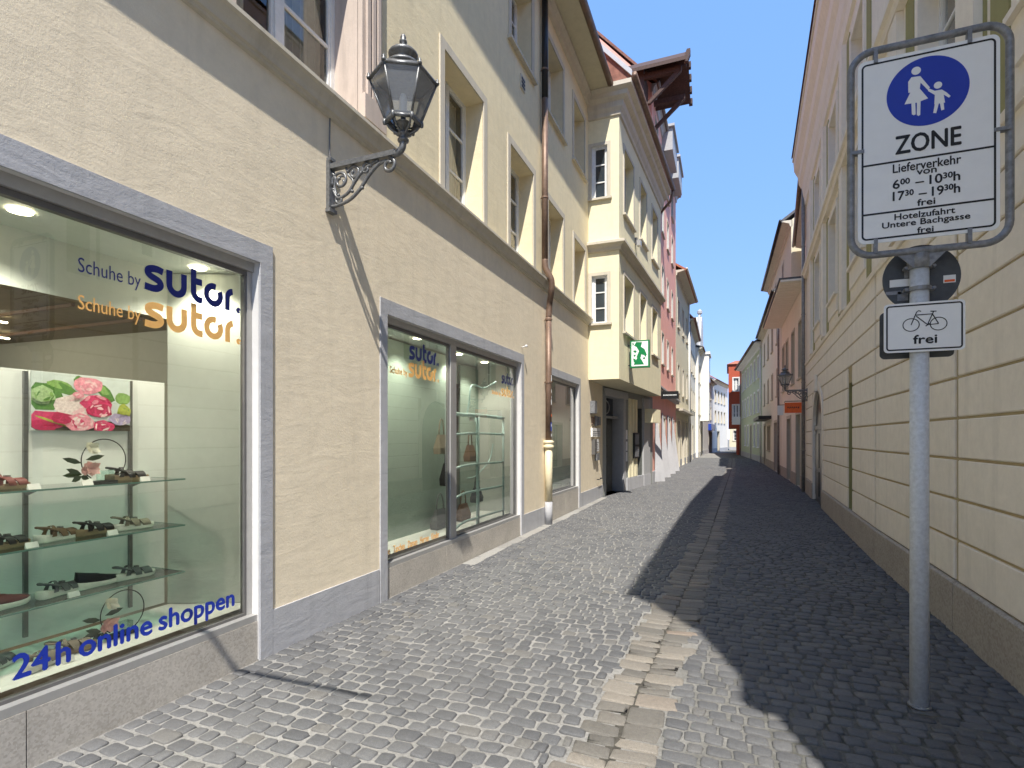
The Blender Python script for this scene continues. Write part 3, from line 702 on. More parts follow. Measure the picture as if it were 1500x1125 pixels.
# ------------------------------------------------------------------ shoes
def footprint(L, W, n=22):
    """outline of a sole in (x along, y across)"""
    P = [(-.5, 0), (-.47, .30), (-.36, .40), (-.18, .37), (0, .36), (.18, .46), (.32, .50), (.44, .36), (.5, .05), (.46, -.24), (.34, -.43), (.18, -.44), (0, -.33), (-.18, -.32), (-.36, -.38), (-.47, -.28)]
    return [(x*L, y*W) for x, y in P]
def make_shoe(kind, upm, solem, label):
    t = thing(kind, label, 'shoe', (0, 0, 0))
    L, W = .265, .095
    fp = footprint(L, W); s = MB()
    def zt(x): return .030+.020*max(0, -x/L*2)**1.2+.006*max(0, x/L*2)**3
    s.rings([[(x*.94, y*.9, .0+max(0, x-.08)*.10) for x, y in fp], [(x, y, .010+max(0, x-.08)*.1) for x, y in fp], [(x, y, zt(x)-.004) for x, y in fp], [(x*.97, y*.93, zt(x)) for x, y in fp]])
    part('sole', s, solem, t, smooth=True)
    if kind == 'sandal':
        def strap(xc, wdt, hgt, tilt, spread=1.0, mat=upm):
            m_ = MB(); rings = []
            for i in range(13):
                a = math.pi*i/12; yy = math.cos(a)*W*.47*spread; zz = zt(xc)+math.sin(a)*hgt-.004
                rings.append([(xc-wdt/2+tilt*math.sin(a), yy, zz), (xc+wdt/2+tilt*math.sin(a)*.4, yy, zz), (xc+wdt/2+tilt*math.sin(a)*.4, yy*.94, zz-.004), (xc-wdt/2+tilt*math.sin(a), yy*.94, zz-.004)])
            m_.rings(rings); part('strap', m_, mat, t, smooth=False)
        strap(.068, .050, .036, -.012); strap(.010, .035, .048, -.02); strap(-.055, .028, .06, .02, .9)
        m_ = MB(); m_.tube(catmull([(-.035, W*.40, zt(0)+.03), (-.09, W*.37, .085), (-.128, 0, .092), (-.09, -W*.37, .085), (-.035, -W*.40, zt(0)+.03)], 5), .007, 6); part('heel_strap', m_, upm, t, smooth=True)
        m_ = MB(); m_.box(.0, .022, -.012, .012, zt(0)+.040, zt(0)+.050); part('buckle', m_, TRACK, t)
    else:
        rr = []
        prof = [(0, .96, 0), (.012, 1.0, 0), (.026, .93, 0), (.040, .80, -.004), (.052, .62, -.012)]
        for (dz, k, sh_) in prof:
            rr.append([(x*(k if x > 0 else 1-(1-k)*.25)+sh_, y*k, zt(x)+dz*(1 if x < .02 else max(.35, 1-(x-.02)*5.5))+(.012*max(0, -x/L*2) if dz > .03 else 0)) for x, y in fp])
        m_ = MB(); m_.rings(rr); part('upper', m_, upm, t, smooth=True)
    return t
protos = {}
SHOES = [  # kind, upper, sole, X(world y), Yin, z, heading deg, label
 ('sandal', BLACKL, SOLEB, 2.46, .60, 1.31, -8, 'black strappy sandal at the right end of the top glass shelf'),
 ('sandal', BROWNL, SOLEW, 2.05, .60, .985, 12, 'brown sandal on a white sole beside the left track of the middle shelf'),
 ('sandal', BLACKL, SOLEB, 2.255, .60, .985, 5, 'black buckled sandal in the centre of the middle glass shelf'),
 ('sandal', TAUPE, SOLEW, 2.48, .58, .985, -8, 'taupe sandal on a white sole at the right end of the middle shelf'),
 ('sandal', GREYL, SOLEW, 2.06, .60, .655, 12, 'dark grey sandal on a white sole at the left of the lowest shelf'),
 ('slip_on_shoe', BLACKL, SOLEW, 2.27, .60, .655, 4, 'black closed slip-on shoe on the lowest glass shelf'),
 ('sandal', GREYL, SOLEW, 2.49, .58, .655, -8, 'pale grey sandal with two wide bands at the right end of the lowest shelf'),
 ('sandal', REDL, SOLEB, 1.78, .58, 1.31, 14, 'oxblood sandal cut by the photo edge on the top shelf'),
 ('sandal', BLACKL, SOLEB, 1.78, .58, .985, 14, 'black sandal cut by the photo edge on the middle shelf'),
 ('slip_on_shoe', REDL, SOLEW, 1.78, .58, .655, 14, 'oxblood closed shoe cut by the photo edge on the lowest shelf'),
 ('sandal', TAUPE, SOLEW, 1.86, .36, .345, 18, 'light sandal on the display floor above the digits 24'),
 ('sandal', TAUPE, SOLEB, 2.02, .42, .345, -4, 'tan sandal on the display floor just right of the digits 24'),
 ('sandal', GREYL, SOLEW, 1.72, .55, .345, 30, 'grey sandal at the back of the display floor on the left'),
]
def place_shoe(kind, up, sole, X, Yin, z, hd, label):
    M = Matrix.Translation((-3.14-Yin, X, z+.001)) @ Matrix.Rotation(R(90+hd), 4, 'Z')
    k = (kind, up.name, sole.name)
    if k not in protos:
        t = make_shoe(kind, up, sole, label); protos[k] = t
        for ch in t.children: WM[ch.name] = M @ WM[ch.name]
        t.matrix_basis = M; WM[t.name] = M; t['group'] = 'shoes on display in the shop window'; return
    copy_tree(protos[k], M, label=label)
for s_ in SHOES: place_shoe(*s_)
for n, (X, Yin, z, lb) in enumerate([(2.14, .47, 1.31, 'small white price card by the flower arrangement'), (2.28, .46, .985, 'small white price card before the black buckled sandal'), (2.06, .46, .655, 'small white price card before the dark grey sandal'), (2.48, .45, 1.31, 'small white price card beside the black strappy sandal'),
                          (1.93, .28, .345, 'white price card lying at the front of the display floor'), (1.85, .46, .985, 'white price card at the left part of the middle shelf'), (1.86, .46, 1.31, 'white price card at the left part of the top shelf')]):
    mb = MB(); mb.rings([[(X-.03, Yin, z+.001), (X-.03, Yin+.02, z+.001), (X-.03, Yin+.015, z+.032)], [(X+.03, Yin, z+.001), (X+.03, Yin+.02, z+.001), (X+.03, Yin+.015, z+.032)]])
    tag(part('price_card', mb, TAGP, None, FL), lb, 'price card', 'price cards in the shop window')
# flower arrangement: a black hoop with white and pink blossoms; a second one on the floor
def arrangement(X, Yin, z, label, s=1.0):
    t = thing('flower_arrangement', label, 'decoration', (-3.14-Yin, X, z), 'hoop flower arrangements')
    M = FL @ Matrix.Translation((X, Yin, z)) @ Matrix.Scale(s, 4)
    mb = MB(); mb.box(-.07, .09, -.04, .04, .001, .014); part('base', mb, BLACKL, t, M)
    mb = MB(); mb.tube([(.03+.135*math.cos(R(a)), 0, .145+.135*math.sin(R(a))) for a in range(-75, 236, 10)], .0035, 6); part('hoop', mb, BLACKL, t, M, True)
    def blossom(cx, cz, r, mat):
        m_ = MB(); rr = random.Random(int(cx*1000))
        for k in range(18):
            a = rr.uniform(0, 6.28); b = rr.uniform(-.9, .9); L = r*rr.uniform(.7, 1.05)
            d = Vector((math.cos(a)*math.cos(b), -.55*abs(math.sin(a*1.3))-.15, math.sin(a)*math.cos(b))); d.normalize(); sd_ = d.cross(Vector((0, 1, 0))).normalized()*r*.42; c0 = Vector((cx, -.02, cz))
            p1 = c0+d*L*.5; m_.poly([c0, p1-sd_, c0+d*L+Vector((0, -.006, 0)), p1+sd_])
        m_.fixn = False; part('blossom', m_, mat, t, M)
    blossom(-.06, .225, .055, PETALW); blossom(-.065, .095, .062, PETALP); blossom(-.10, .085, .04, PETALP)
    for (x0, z0, x1, z1) in ((-.10, .13, -.22, .165), (-.08, .15, .02, .175), (-.10, .06, -.22, .06), (-.10, .06, -.20, .10), (-.10, .05, -.17, .02), (-.06, .03, -.12, .05)):
        a = Vector((x0, 0, z0)); b = Vector((x1, -.02, z1)); d = b-a; nrm = Vector((-d.z, 0, d.x)).normalized()*.016
        m_ = MB(); m_.poly([a, a+d*.35+nrm, a+d*.7+nrm*.9, b, a+d*.7-nrm*.9, a+d*.35-nrm]); m_.fixn = False; part('leaf', m_, LEAFD, t, M)
    m_ = MB(); m_.box(.0, .075, -.03, .03, .014, .08); part('glass_vase', m_, GLC, t, M)
arrangement(2.28, .60, 1.31, 'black hoop with a white and a pink rose on the top glass shelf')
arrangement(2.30, .45, .345, 'black hoop with pale roses standing on the display floor', 1.0)

# lettering on the glass of window one (plane just outside the pane)
sign1 = thing('window_lettering', 'navy and orange shop name lettering at the top of the left display window', 'lettering', (-3.30, 2.4, 2.4))
YG = .084
logo(sign1, 2.215, 2.905, 2.482, 2.695, YG, INK, FL); logo(sign1, 2.215, 2.905, 2.262, 2.470, YG-.002, ORANGEL, FL)
lettering(sign1, 'Schuhe by', 1.860, 2.195, 2.462, 2.565, YG, INK, FL, gap=.02); lettering(sign1, 'Schuhe by', 1.860, 2.195, 2.262, 2.365, YG, ORANGEL, FL)
sign1b = thing('window_lettering', 'bold blue line of lettering along the bottom of the left display window', 'lettering', (-3.30, 2.2, .45))
lettering(sign1b, [('24', 1, 0), (' ', .4, 0), ('h', 1, 0), (' ', .7, 0), ('online', 1, 0), (' ', .7, 0), ('shoppen', 1, 0)], 1.575, 2.850, 0.385, 0.540, YG, INK2, FL, bold=.0045, gap=.07)
lettering(sign1b, 'p', 1.455, 1.515, 0.385, 0.49, YG, INK2, FL, bold=.0045)
# window two
sign2 = thing('window_lettering', 'navy and orange shop name on the left pane of the middle display window', 'lettering', (-3.30, 5.6, 2.4))
logo(sign2, 5.12, 5.77, 2.455, 2.66, YG, INK, FL); logo(sign2, 5.10, 5.77, 2.26, 2.475, YG-.002, ORANGEL, FL); lettering(sign2, 'Schuhe by', 4.75, 5.08, 2.245, 2.335, YG, ORANGEL, FL, bold=.003)
sign3 = thing('window_lettering', 'navy and orange shop name on the right pane of the middle display window', 'lettering', (-3.30, 8.1, 2.4))
logo(sign3, 7.74, 8.24, 2.435, 2.61, YG, INK, FL); logo(sign3, 7.72, 8.24, 2.235, 2.40, YG-.002, ORANGEL, FL); lettering(sign3, 'Schuhe by', 7.37, 7.69, 2.225, 2.30, YG, ORANGEL, FL, bold=.003)
sign2b = thing('window_lettering', 'small orange line of words at the bottom left of the middle display window', 'lettering', (-3.30, 5.3, .45))
lettering(sign2b, 'Schuhe   Taschen   Damen   Herren   Kinder', 4.568, 5.778, 0.404, 0.478, YG, ORANGEL, FL, bold=.003)
# window two rooms
display(4.50, 8.42, .36, 2.80, .85, 4.2, None)
for x in (4.9, 5.7): downlight(x, .33, 2.795)
for x in (7.0, 7.9): downlight(x, .45, 2.795)
mb = MB(); mb.box(4.51, 7.12, .62, .64, .345, 2.78); part('frosted_screen', mb, PANELF, shop_house, FL)
mb = MB(); mb.box(7.75, 8.42, .80, .83, .36, 2.75); part('display_panel', mb, PANELF, shop_house, FL)
# rack: thin pale tubes forming a grid
rack = thing('display_rack', 'pale blue tubular grid rack behind the right pane of the middle window', 'rack', (-3.4, 7.2, .36))
for x in (7.12, 8.08):
    mb = MB(); mb.tube([(x, .2, .36), (x, .2, 1.94 if x < 7.5 else 1.88)], .026 if x < 7.5 else .018, 8); part('upright', mb, SKYBLUEM, rack, FL, True)
for k, z in enumerate((1.92, 1.66, 1.22, .84, .45)):
    mb = MB(); mb.tube(catmull([(6.25, .2, z-.03*k), (6.6, .2, z-.01), (7.12, .2, z), (8.08, .2, z-.01)], 5), .026 if k == 0 else .017, 8); part('rail', mb, SKYBLUEM, rack, FL, True)
mb = MB(); mb.tube(catmull([(6.9, .27, 1.9), (6.98, .27, 2.1), (7.02, .27, 2.28), (7.12, .27, 2.36), (7.5, .27, 2.35), (7.95, .27, 2.48)], 6), .013, 8); part('hook_arm', mb, SKYBLUEM, rack, FL, True)
mb = MB(); mb.box(6.92, 7.14, .235, .245, 1.83, 1.89); part('tag', mb, TAGP, rack, FL)
mb = MB(); mb.tube(catmull([(7.9, .3, 1.5), (7.75, .3, 1.25), (7.3, .3, 1.05), (7.0, .3, 1.02)], 6), .009, 6); part('cable', mb, SKYBLUEM, rack, FL, True)
# bags, hanging forms
def handbag(X, Yin, z, w, h, mat, label):
    t = thing('handbag', label, 'bag', (-3.14-Yin, X, z), 'handbags in the shop windows')
    M = FL @ Matrix.Translation((X, Yin, z))
    mb = MB(); mb.rings([[(-w*.5, -.05, 0), (w*.5, -.05, 0), (w*.5, .05, 0), (-w*.5, .05, 0)], [(-w*.52, -.055, h*.3), (w*.52, -.055, h*.3), (w*.52, .055, h*.3), (-w*.52, .055, h*.3)], [(-w*.36, -.015, h), (w*.36, -.015, h), (w*.36, .015, h), (-w*.36, .015, h)]]); part('body', mb, mat, t, M)
    mb = MB(); mb.tube([(w*.28*math.cos(R(a)), 0, h+h*.8*math.sin(R(a))) for a in range(0, 181, 15)], .009, 6); part('handle', mb, mat, t, M, True)
handbag(7.35, .55, .37, .30, .24, BROWNL, 'brown handbag standing on the floor behind the tubular rack'); handbag(6.55, .5, .37, .34, .26, GREYL, 'grey handbag on the floor at the left foot of the tubular rack')
handbag(7.28, .40, 1.25, .22, .24, BROWNL, 'brown handbag hanging in the middle of the tubular rack'); handbag(6.62, .42, .95, .26, .30, BLACKL, 'black handbag hanging at the left of the tubular rack')
handbag(6.5, .45, 1.38, .24, .26, TAUPE, 'taupe handbag hanging from the upper left of the tubular rack'); handbag(7.55, .42, .62, .24, .22, GREYL, 'grey handbag hanging low on the right of the tubular rack')
# window three
display(9.9, 12.12, .52, 2.78, 1.1, 3.6, None)
downlight(11.2, .5, 2.775)
mb = MB(); mb.box(10.9, 12.1, 1.0, 1.03, .52, 2.7); part('display_panel', mb, PANELF, shop_house, FL)
handbag(11.1, .45, .53, .3, .34, REDL, 'red handbag on the floor of the third display window'); handbag(10.6, .5, .53, .26, .3, BLACKL, 'black handbag on the floor of the third display window'); handbag(11.25, .5, 1.35, .3, .25, ORANGEL, 'orange bag hanging in the third display window')
def boot(X, Yin, z, label, mat):
    t = thing('boot', label, 'boot', (-3.14-Yin, X, z), 'boots in the third window'); M = FL @ Matrix.Translation((X, Yin, z))
    mb = MB(); mb.rings([[(cx+rx*math.cos(a), ry*math.sin(a), zz) for a in [2*math.pi*j/12 for j in range(12)]] for cx, rx, ry, zz in ((.05, .13, .045, 0), (.05, .135, .048, .03), (.02, .10, .046, .07), (-.03, .055, .045, .12), (-.035, .05, .045, .2), (-.035, .06, .055, .36))]); part('shaft', mb, mat, t, M, True)
    mb = MB(); mb.box(-.09, -.02, -.03, .03, -.0, .012); part('heel', mb, BLACKL, t, M)
boot(10.85, .55, 1.1, 'brown ankle boot standing half way up in the third display window', BROWNL)
mb = MB(); mb.box(10.3, 11.9, .45, .75, 1.085, 1.095); tag(part('shelf', mb, GLC, None, FL), 'single glass shelf carrying a boot in the third display window', 'shelf')

# fixtures on the left wall --------------------------------------------------
dp = thing('downpipe', 'brown rain pipe with a cream foot between second and third shop window', 'pipe', (-3.0, 9.6, 0))
def pipe(t, path, r, m_, name='pipe_section', n=14): mb = MB(); mb.tube(path, r, n); return part(name, mb, m_, t, FL, True)
pipe(dp, [(9.36, -.08, 9.75), (9.36, -.08, 7.70)], .058, BLACKP); pipe(dp, [(9.36, -.08, 7.71), (9.36, -.08, 4.80)], .056, COPPER)
pipe(dp, catmull([(9.36, -.08, 4.81), (9.37, -.09, 4.65), (9.42, -.18, 4.45), (9.46, -.17, 4.25), (9.57, -.10, 4.05), (9.58, -.08, 3.8)], 5), .056, COPPER)
pipe(dp, [(9.58, -.08, 3.81), (9.58, -.08, 1.50)], .056, COPPER); pipe(dp, [(9.58, -.08, 1.52), (9.58, -.08, .42)], .070, CREAMPIPE); pipe(dp, [(9.58, -.08, .43), (9.58, -.08, .0)], .070, GREYP)
mb = MB(); mb.lathe([(.07, 0), (.098, .01), (.098, .05), (.085, .06), (.085, .09), (.098, .10), (.098, .13), (.07, .15)], 18, (9.58, -.08, 1.40)); part('collar', mb, CREAMPIPE, dp, FL, True)
for z in (3.75, 5.9, 8.2, 2.6):
    mb = MB(); xx = 9.58 if z < 4 else 9.36; mb.lathe([(.06, 0), (.067, .002), (.067, .03), (.06, .032)], 14, (xx, -.08, z)); mb.box(xx-.01, xx+.01, -.08, 0, z+.008, z+.024); part('pipe_clip', mb, COPPER, dp, FL)
for k, (z, w, h, m_) in enumerate(((2.62, .05, .12, SIGNW), (2.42, .04, .06, LIGHTBOX), (2.2, .05, .10, SIGNW), (1.98, .045, .05, ORSIGN), (1.72, .07, .16, NAVY), (1.80, .05, .05, SIGNW), (2.32, .03, .04, SIGNW), (1.62, .05, .05, TAGP))):
    mb = MB(); rings = []
    for zz in (z, z+h): rings.append([(9.58+.0585*math.cos(a), -.08+.0585*math.sin(a), zz) for a in [R(-90)-w*8+w*16*j/5 for j in range(6)]])
    mb.rings(rings, 0, False, False, False); mb.fixn = False; part('sticker', mb, m_, dp, FL)
# peg with small shadow
pg = MB(); pg.tube([(8.38, 0, 3.08), (8.38, -.07, 3.09)], .008, 8); pg.lathe([(0, -.02), (.018, -.018), (.024, 0), (.018, .018), (0, .02)], 10, (8.38, -.08, 3.095)); tag(part('wall_peg', pg, WHITE, None, FL, True), 'small white knobbed peg on the wall above the second window corner', 'peg')
# house number plates and boxes near the door
for k, (x0, x1, z0, z1, m_, d_, lb) in enumerate(((13.15, 13.42, 2.20, 2.50, GALV, .12, 'grey metal wall box topmost beside the entrance'), (13.30, 13.50, 1.93, 2.12, COPPER, .04, 'small brass plate below the grey box'), (13.62, 13.80, 1.90, 2.15, GALV, .05, 'narrow steel bell panel beside the brass plate'),
                                                  (13.25, 14.15, 1.62, 1.84, SIGNW, .04, 'wide white name plate in the middle of the plates'), (13.95, 14.15, 1.92, 2.14, GALV, .05, 'small steel plate nearest the door'), (13.32, 13.52, 1.18, 1.56, ALUD, .09, 'dark narrow letter box under the white plate'), (13.62, 13.95, 1.25, 1.56, SIGNW, .05, 'white square notice under the wide plate'), (13.65, 13.9, 1.02, 1.2, GALV, .07, 'low grey metal box under the white notice'))):
    mb = MB(); mb.box(x0, x1, -d_, 0, z0, z1); t_ = tag(part('wall_plate', mb, m_, None, FL), lb, 'plate', 'plates and boxes beside the entrance')
    if k in (3, 6):
        q = MB(); [q.box(x0+.05, x1-.05-.06*(i % 2), -d_-.003, -d_, z0+.04+i*.045, z0+.05+i*.045) for i in range(int((z1-z0-.06)/.045))]; part('print_line', q, SIGNBACK, t_, FL)
mb = MB(); mb.tube([(13.9, -.0, .52), (13.9, -.06, .52), (14.3, -.06, .53), (14.3, 0, .53)], .012, 6); tag(part('boot_scraper', mb, DARKM, None, FL), 'small dark iron bar on the wall low beside the entrance', 'scraper')
# projecting pole over the first window, above the frame: casts the thin shadow
fp_ = thing('flag_pole', 'thin iron pole projecting from the wall above the left display window', 'pole', (-3.14, .3, 4.0))
mb = MB(); mb.tube([(.30, 0, 4.0), (.34, -2.0, 4.0)], .022, 8); part('pole', mb, IRON, fp_, FL, True)
mb = MB(); mb.box(.24, .36, -.02, 0, 3.92, 4.08); part('wall_plate', mb, IRON, fp_, FL)

cb = MB(); cb.tube([(3.73, -.012, 4.30), (3.725, -.012, 4.1), (3.732, -.012, 3.94)], .006, 6); tag(part('cable', cb, ALUD, None, FL), 'thin grey cable running down the wall to the large lantern bracket', 'cable')
# ------------------------------------------------------------------ wall lanterns
def lantern(name, label, P, ang, s=1.0, hang=0):
    """P wall point at bar height; arm points along local +X"""
    t = thing(name, label, 'street lamp', P, 'iron wall lanterns', ang)
    M = Matrix.Translation(P) @ Matrix.Rotation(ang, 4, 'Z') @ Matrix.Scale(s, 4)
    bk = MB(); bk.box(0, .035, -.035, .035, -.36, .05); bk.box(.0, .05, -.045, .045, -.385, -.355); bk.box(0, .045, -.03, .03, .05, .075); part('wall_bracket', bk, IRON, t, M)
    mb = MB(); mb.box(.03, .66, -.03, .03, -.022, .018); mb.tube([(.03, 0, .02), (.66, 0, .02)], .016, 8); part('arm', mb, IRON, t, M)
    mb = MB(); sp = lambda cx, cz, r0, a0, a1, k=.6, n=26: [(cx+(r0*(1-k*i/n))*math.cos(R(a0+(a1-a0)*i/n)), 0, cz+(r0*(1-k*i/n))*math.sin(R(a0+(a1-a0)*i/n))) for i in range(n+1)]
    mb.tube(catmull([(.03, 0, -.33), (.10, 0, -.33), (.22, 0, -.30), (.32, 0, -.23), (.40, 0, -.14), (.50, 0, -.06), (.58, 0, -.045)], 6), 0.0156, 6)
    mb.tube(sp(.60, -.085, .062, 90, -330), 0.0156, 6); mb.tube(sp(.12, -.13, .085, 200, -260, .75), 0.0130, 6); mb.tube(sp(.13, -.14, .055, 20, 400, .6), 0.0104, 6)
    mb.tube(sp(.26, -.09, .065, 170, -250, .75), 0.0130, 6); mb.tube(sp(.38, -.075, .05, 10, 420, .75), 0.0117, 6)
    mb.tube(catmull([(.05, 0, -.20), (.10, 0, -.27), (.20, 0, -.24), (.27, 0, -.16), (.33, 0, -.10), (.42, 0, -.05), (.50, 0, -.03)], 6), 0.0143, 6); mb.tube(sp(.11, -.285, .042, 90, 480, .7), 0.0117, 6)
    mb.tube(catmull([(.18, 0, -.03), (.20, 0, -.09), (.25, 0, -.15), (.24, 0, -.21)], 5), 0.0104, 6); mb.tube(catmull([(.04, 0, -.05), (.07, 0, -.10), (.06, 0, -.17), (.08, 0, -.24)], 5), 0.0117, 6)
    for (x, z) in ((.33, -.10), (.34, -.225), (.24, -.235), (.05, -.19)): mb.lathe([(0, -.016), (.014, -.008), (.016, 0), (.014, .008), (0, .016)], 8, (x, 0, z))
    part('scrollwork', mb, IRON, t, M, True)
    mb = MB(); mb.tube(catmull([(.64, 0, -.01), (.69, 0, .0), (.725, 0, .03), (.735, 0, .08)], 5), .028, 10); mb.lathe([(.03, .07), (.045, .08), (.045, .095), (.032, .105), (.032, .12), (.05, .13), (.05, .14), (.02, .145)], 12, (.735, 0, 0)); part('neck', mb, IRON, t, M, True)
    cx = .735
    # cage
    mb = MB(); zb, zt_ = .225, .555; rb, rt = .135, .262
    rot = R(30)
    def hexp(r, z, k): a = rot+R(60*k); return Vector((cx+r*math.cos(a), r*math.sin(a), z))
    for k in range(6):
        mb.tube([hexp(rb, zb, k), hexp(rt, zt_, k)], .0105, 6); mb.tube([hexp(rb, zb, k), hexp(rb, zb, k+1)], .017, 6); mb.tube([hexp(rt, zt_, k), hexp(rt, zt_, k+1)], .014, 6)
        mb.tube([hexp(rb*.98, zb+.028, k), hexp(rb*.98, zb+.028, k+1)], .008, 6)
        p = hexp(rt+.006, zt_, k); mb.lathe([(.016, 0), (.019, .012), (.008, .022), (.013, .034), (.006, .046), (0, .052)], 8, p)
        p = hexp(rb+.01, zb, k); mb.lathe([(.0, -.03), (.013, -.022), (.017, 0), (.013, .022), (0, .03)], 8, p)
        mb.tube(catmull([hexp(rb*.92, zb-.01, k), hexp(rb*.80, zb-.045, k), hexp(.05, zb-.085, k), hexp(.03, zb-.10, k)], 4), .009, 6)
    part('cage', mb, IRON, t, M, True)
    for k in range(6):
        p = MB(); a, b, c_, d_ = hexp(rb, zb+.01, k), hexp(rb, zb+.01, k+1), hexp(rt, zt_-.005, k+1), hexp(rt, zt_-.005, k); p.poly([a, b, c_, d_]); part('pane', p, GLL, t, M)
    mb = MB(); mb.lathe([(rt+.012, zt_+.006), (rt+.004, zt_+.018), (.16, zt_+.085), (.14, zt_+.105)], 6, (cx, 0, 0), rot=rot)
    mb.lathe([(.150, zt_+.095), (.150, zt_+.11), (.125, zt_+.135), (.085, zt_+.15), (.075, zt_+.18), (.115, zt_+.195), (.118, zt_+.215), (.10, zt_+.235), (.045, zt_+.262), (.022, zt_+.29), (.016, zt_+.30), (.030, zt_+.312), (.030, zt_+.325), (.016, zt_+.335), (.024, zt_+.352), (.016, zt_+.372), (0, zt_+.385)], 20, (cx, 0, 0)); part('roof', mb, IRON, t, M, True)
    mb = MB(); mb.lathe([(.02, zb-.09), (.025, zb-.03), (.06, zb-.01), (.06, zb), (.02, zb+.01), (.02, zb+.05)], 12, (cx, 0, 0)); mb.lathe([(.018, zb+.05), (.03, zb+.08), (.03, zb+.2), (.018, zb+.23), (0, zb+.24)], 12, (cx, 0, 0), 1); part('burner', mb, [IRON, SIGNW], t, M, True)
    return t
lantern('wall_lantern', 'large hexagonal iron lantern on a scrolled bracket above the shop windows', (-3.14, 3.73, 3.88), 0, 1.0)
lantern('wall_lantern', 'smaller dark lantern on an iron bracket above the small orange sign on the right', (2.13, 17.6, 2.95), math.pi, .80)

# ------------------------------------------------------------------ LEFT 2: bay house
F2, L2 = frame((-2.40, 13.0), (-2.10, 19.0), 'L')
bay = thing('town_house', 'yellow house with a two storey bay overhanging a dark panelled door', 'house', (-2.6, 16, 0))
wins = [(.52, 1.6, 4.2, 5.6), (2.5, 3.4, 4.2, 5.65), (4.35, 5.3, 4.2, 5.65), (.52, 1.6, 7.1, 8.72), (2.5, 3.4, 7.15, 8.75), (4.35, 5.3, 7.15, 8.75)]
part('bay_front_wall', wall_mb(0, L2, 3.0, 9.5, wins), BAYY, bay, F2)
for w_ in wins: window(bay, F2, *w_, depth=.2, surround=.09, srm=TRIM, revm=BAYY, gl=GLFAR, fm=SHUT)
FB = Matrix.Translation((-3.14, 13.0, 0))   # bay side face: X=world x from wall, Y=+y into
bw = [(.08, .46, 4.35, 5.5), (.08, .46, 7.36, 8.62)]
sd_ = wall_mb(0, .74, 3.0, 9.5, bw); part('bay_side_wall', sd_, BAYY, bay, FB)
for w_ in bw: window(bay, FB, *w_, depth=.07, surround=.08, srm=TRIM, revm=WHITE, mull=False, transoms=(.33, .66), gl=GLFAR, proud=.012)
mb = MB(); mb.poly([(-3.14, 13.0, 3.0), (-2.40, 13.0, 3.0), (-2.10, 19.0, 3.0), (-3.14, 19.0, 3.0)]); mb.poly([(-2.10, 19.0, 3.0), (-2.10, 19.0, 9.9), (-3.3, 19.0, 9.9), (-3.3, 19.0, 3.0)]); part('bay_soffit', mb, SOFFIT, bay)
def wrap_profile(prof, name, m_, z):
    """moulding along the bay side and front, mitred at the corner"""
    mb = MB(); pts = [(-3.14, 13.0), (-2.40, 13.0), (-2.10, 19.0)]
    def off(i, d):
        if i == 0: return (pts[0][0], 13.0-d)
        if i == 1: return (pts[1][0]+d, 13.0-d)
        return (pts[2][0]+d, 19.0)
    mb.rings([[(*off(i, d), z+h) for d, h in prof] for i in range(3)]); return part(name, mb, m_, bay)
wrap_profile([(0, 0), (.05, .02), (.06, .08), (.10, .13), (.16, .16), (.16, .22), (.02, .28), (0, .28)], 'bay_moulding', TRIM, 6.05)
wrap_profile([(0, -.1), (.04, -.08), (.05, .0), (.10, .08), (.12, .2), (.22, .27), (.24, .36), (.34, .42), (.34, .52), (0, .55)], 'bay_cornice', TRIM, 9.35)
mb = MB(); mb.tube([(-2.0, 12.7, 9.95), (-1.70, 19.1, 9.95)], .07, 10); mb.tube([(-1.72, 19.05, 9.9), (-1.80, 19.15, 9.6), (-2.15, 19.3, 9.3)], .045, 8); part('roof_gutter', mb, COPPER, bay, smooth=True)
# roof with tiles: rows of pantiles
A = Vector((-2.05, 12.75, 9.93)); B = Vector((-1.75, 19.05, 9.93)); UP = Vector((-3.8, 0, 4.2))
mb = MB(); mb.poly([A, B, B+UP, A+UP]); mb.poly([A, A+UP, A+UP+Vector((-.2, 0, -4)), A+Vector((-1, 0, 0))]); rf = part('roof', mb, TILEB, bay)
mb = MB(); rows, cols = 24, 30; un = UP.normalized(); nn = (B-A).cross(UP).normalized(); nn = nn if nn.z > 0 else -nn
for i in range(rows):
    for j in range(cols):
        p = A+(B-A)*((j+.5)/cols)+UP*(i/rows); hw = (B-A)/cols*.46; l = UP/rows*1.1
        mb.poly([p-hw+nn*.03, p+nn*.075, p+l+nn*.045, p-hw+l+nn*.01]); mb.poly([p+nn*.075, p+hw+nn*.03, p+hw+l+nn*.01, p+l+nn*.045])
mb.fixn = False; part('roof_tiles', mb, TILE, rf, kind='stuff')
mb = MB(); mb.rings([[A+Vector((0, -.06, .0)), A+Vector((0, .06, .0)), A+Vector((0, .06, .14)), A+Vector((0, -.06, .14))], [A+UP+Vector((0, -.06, 0)), A+UP+Vector((0, .06, 0)), A+UP+Vector((0, .06, .14)), A+UP+Vector((0, -.06, .14))]]); part('verge', mb, ALU, rf)
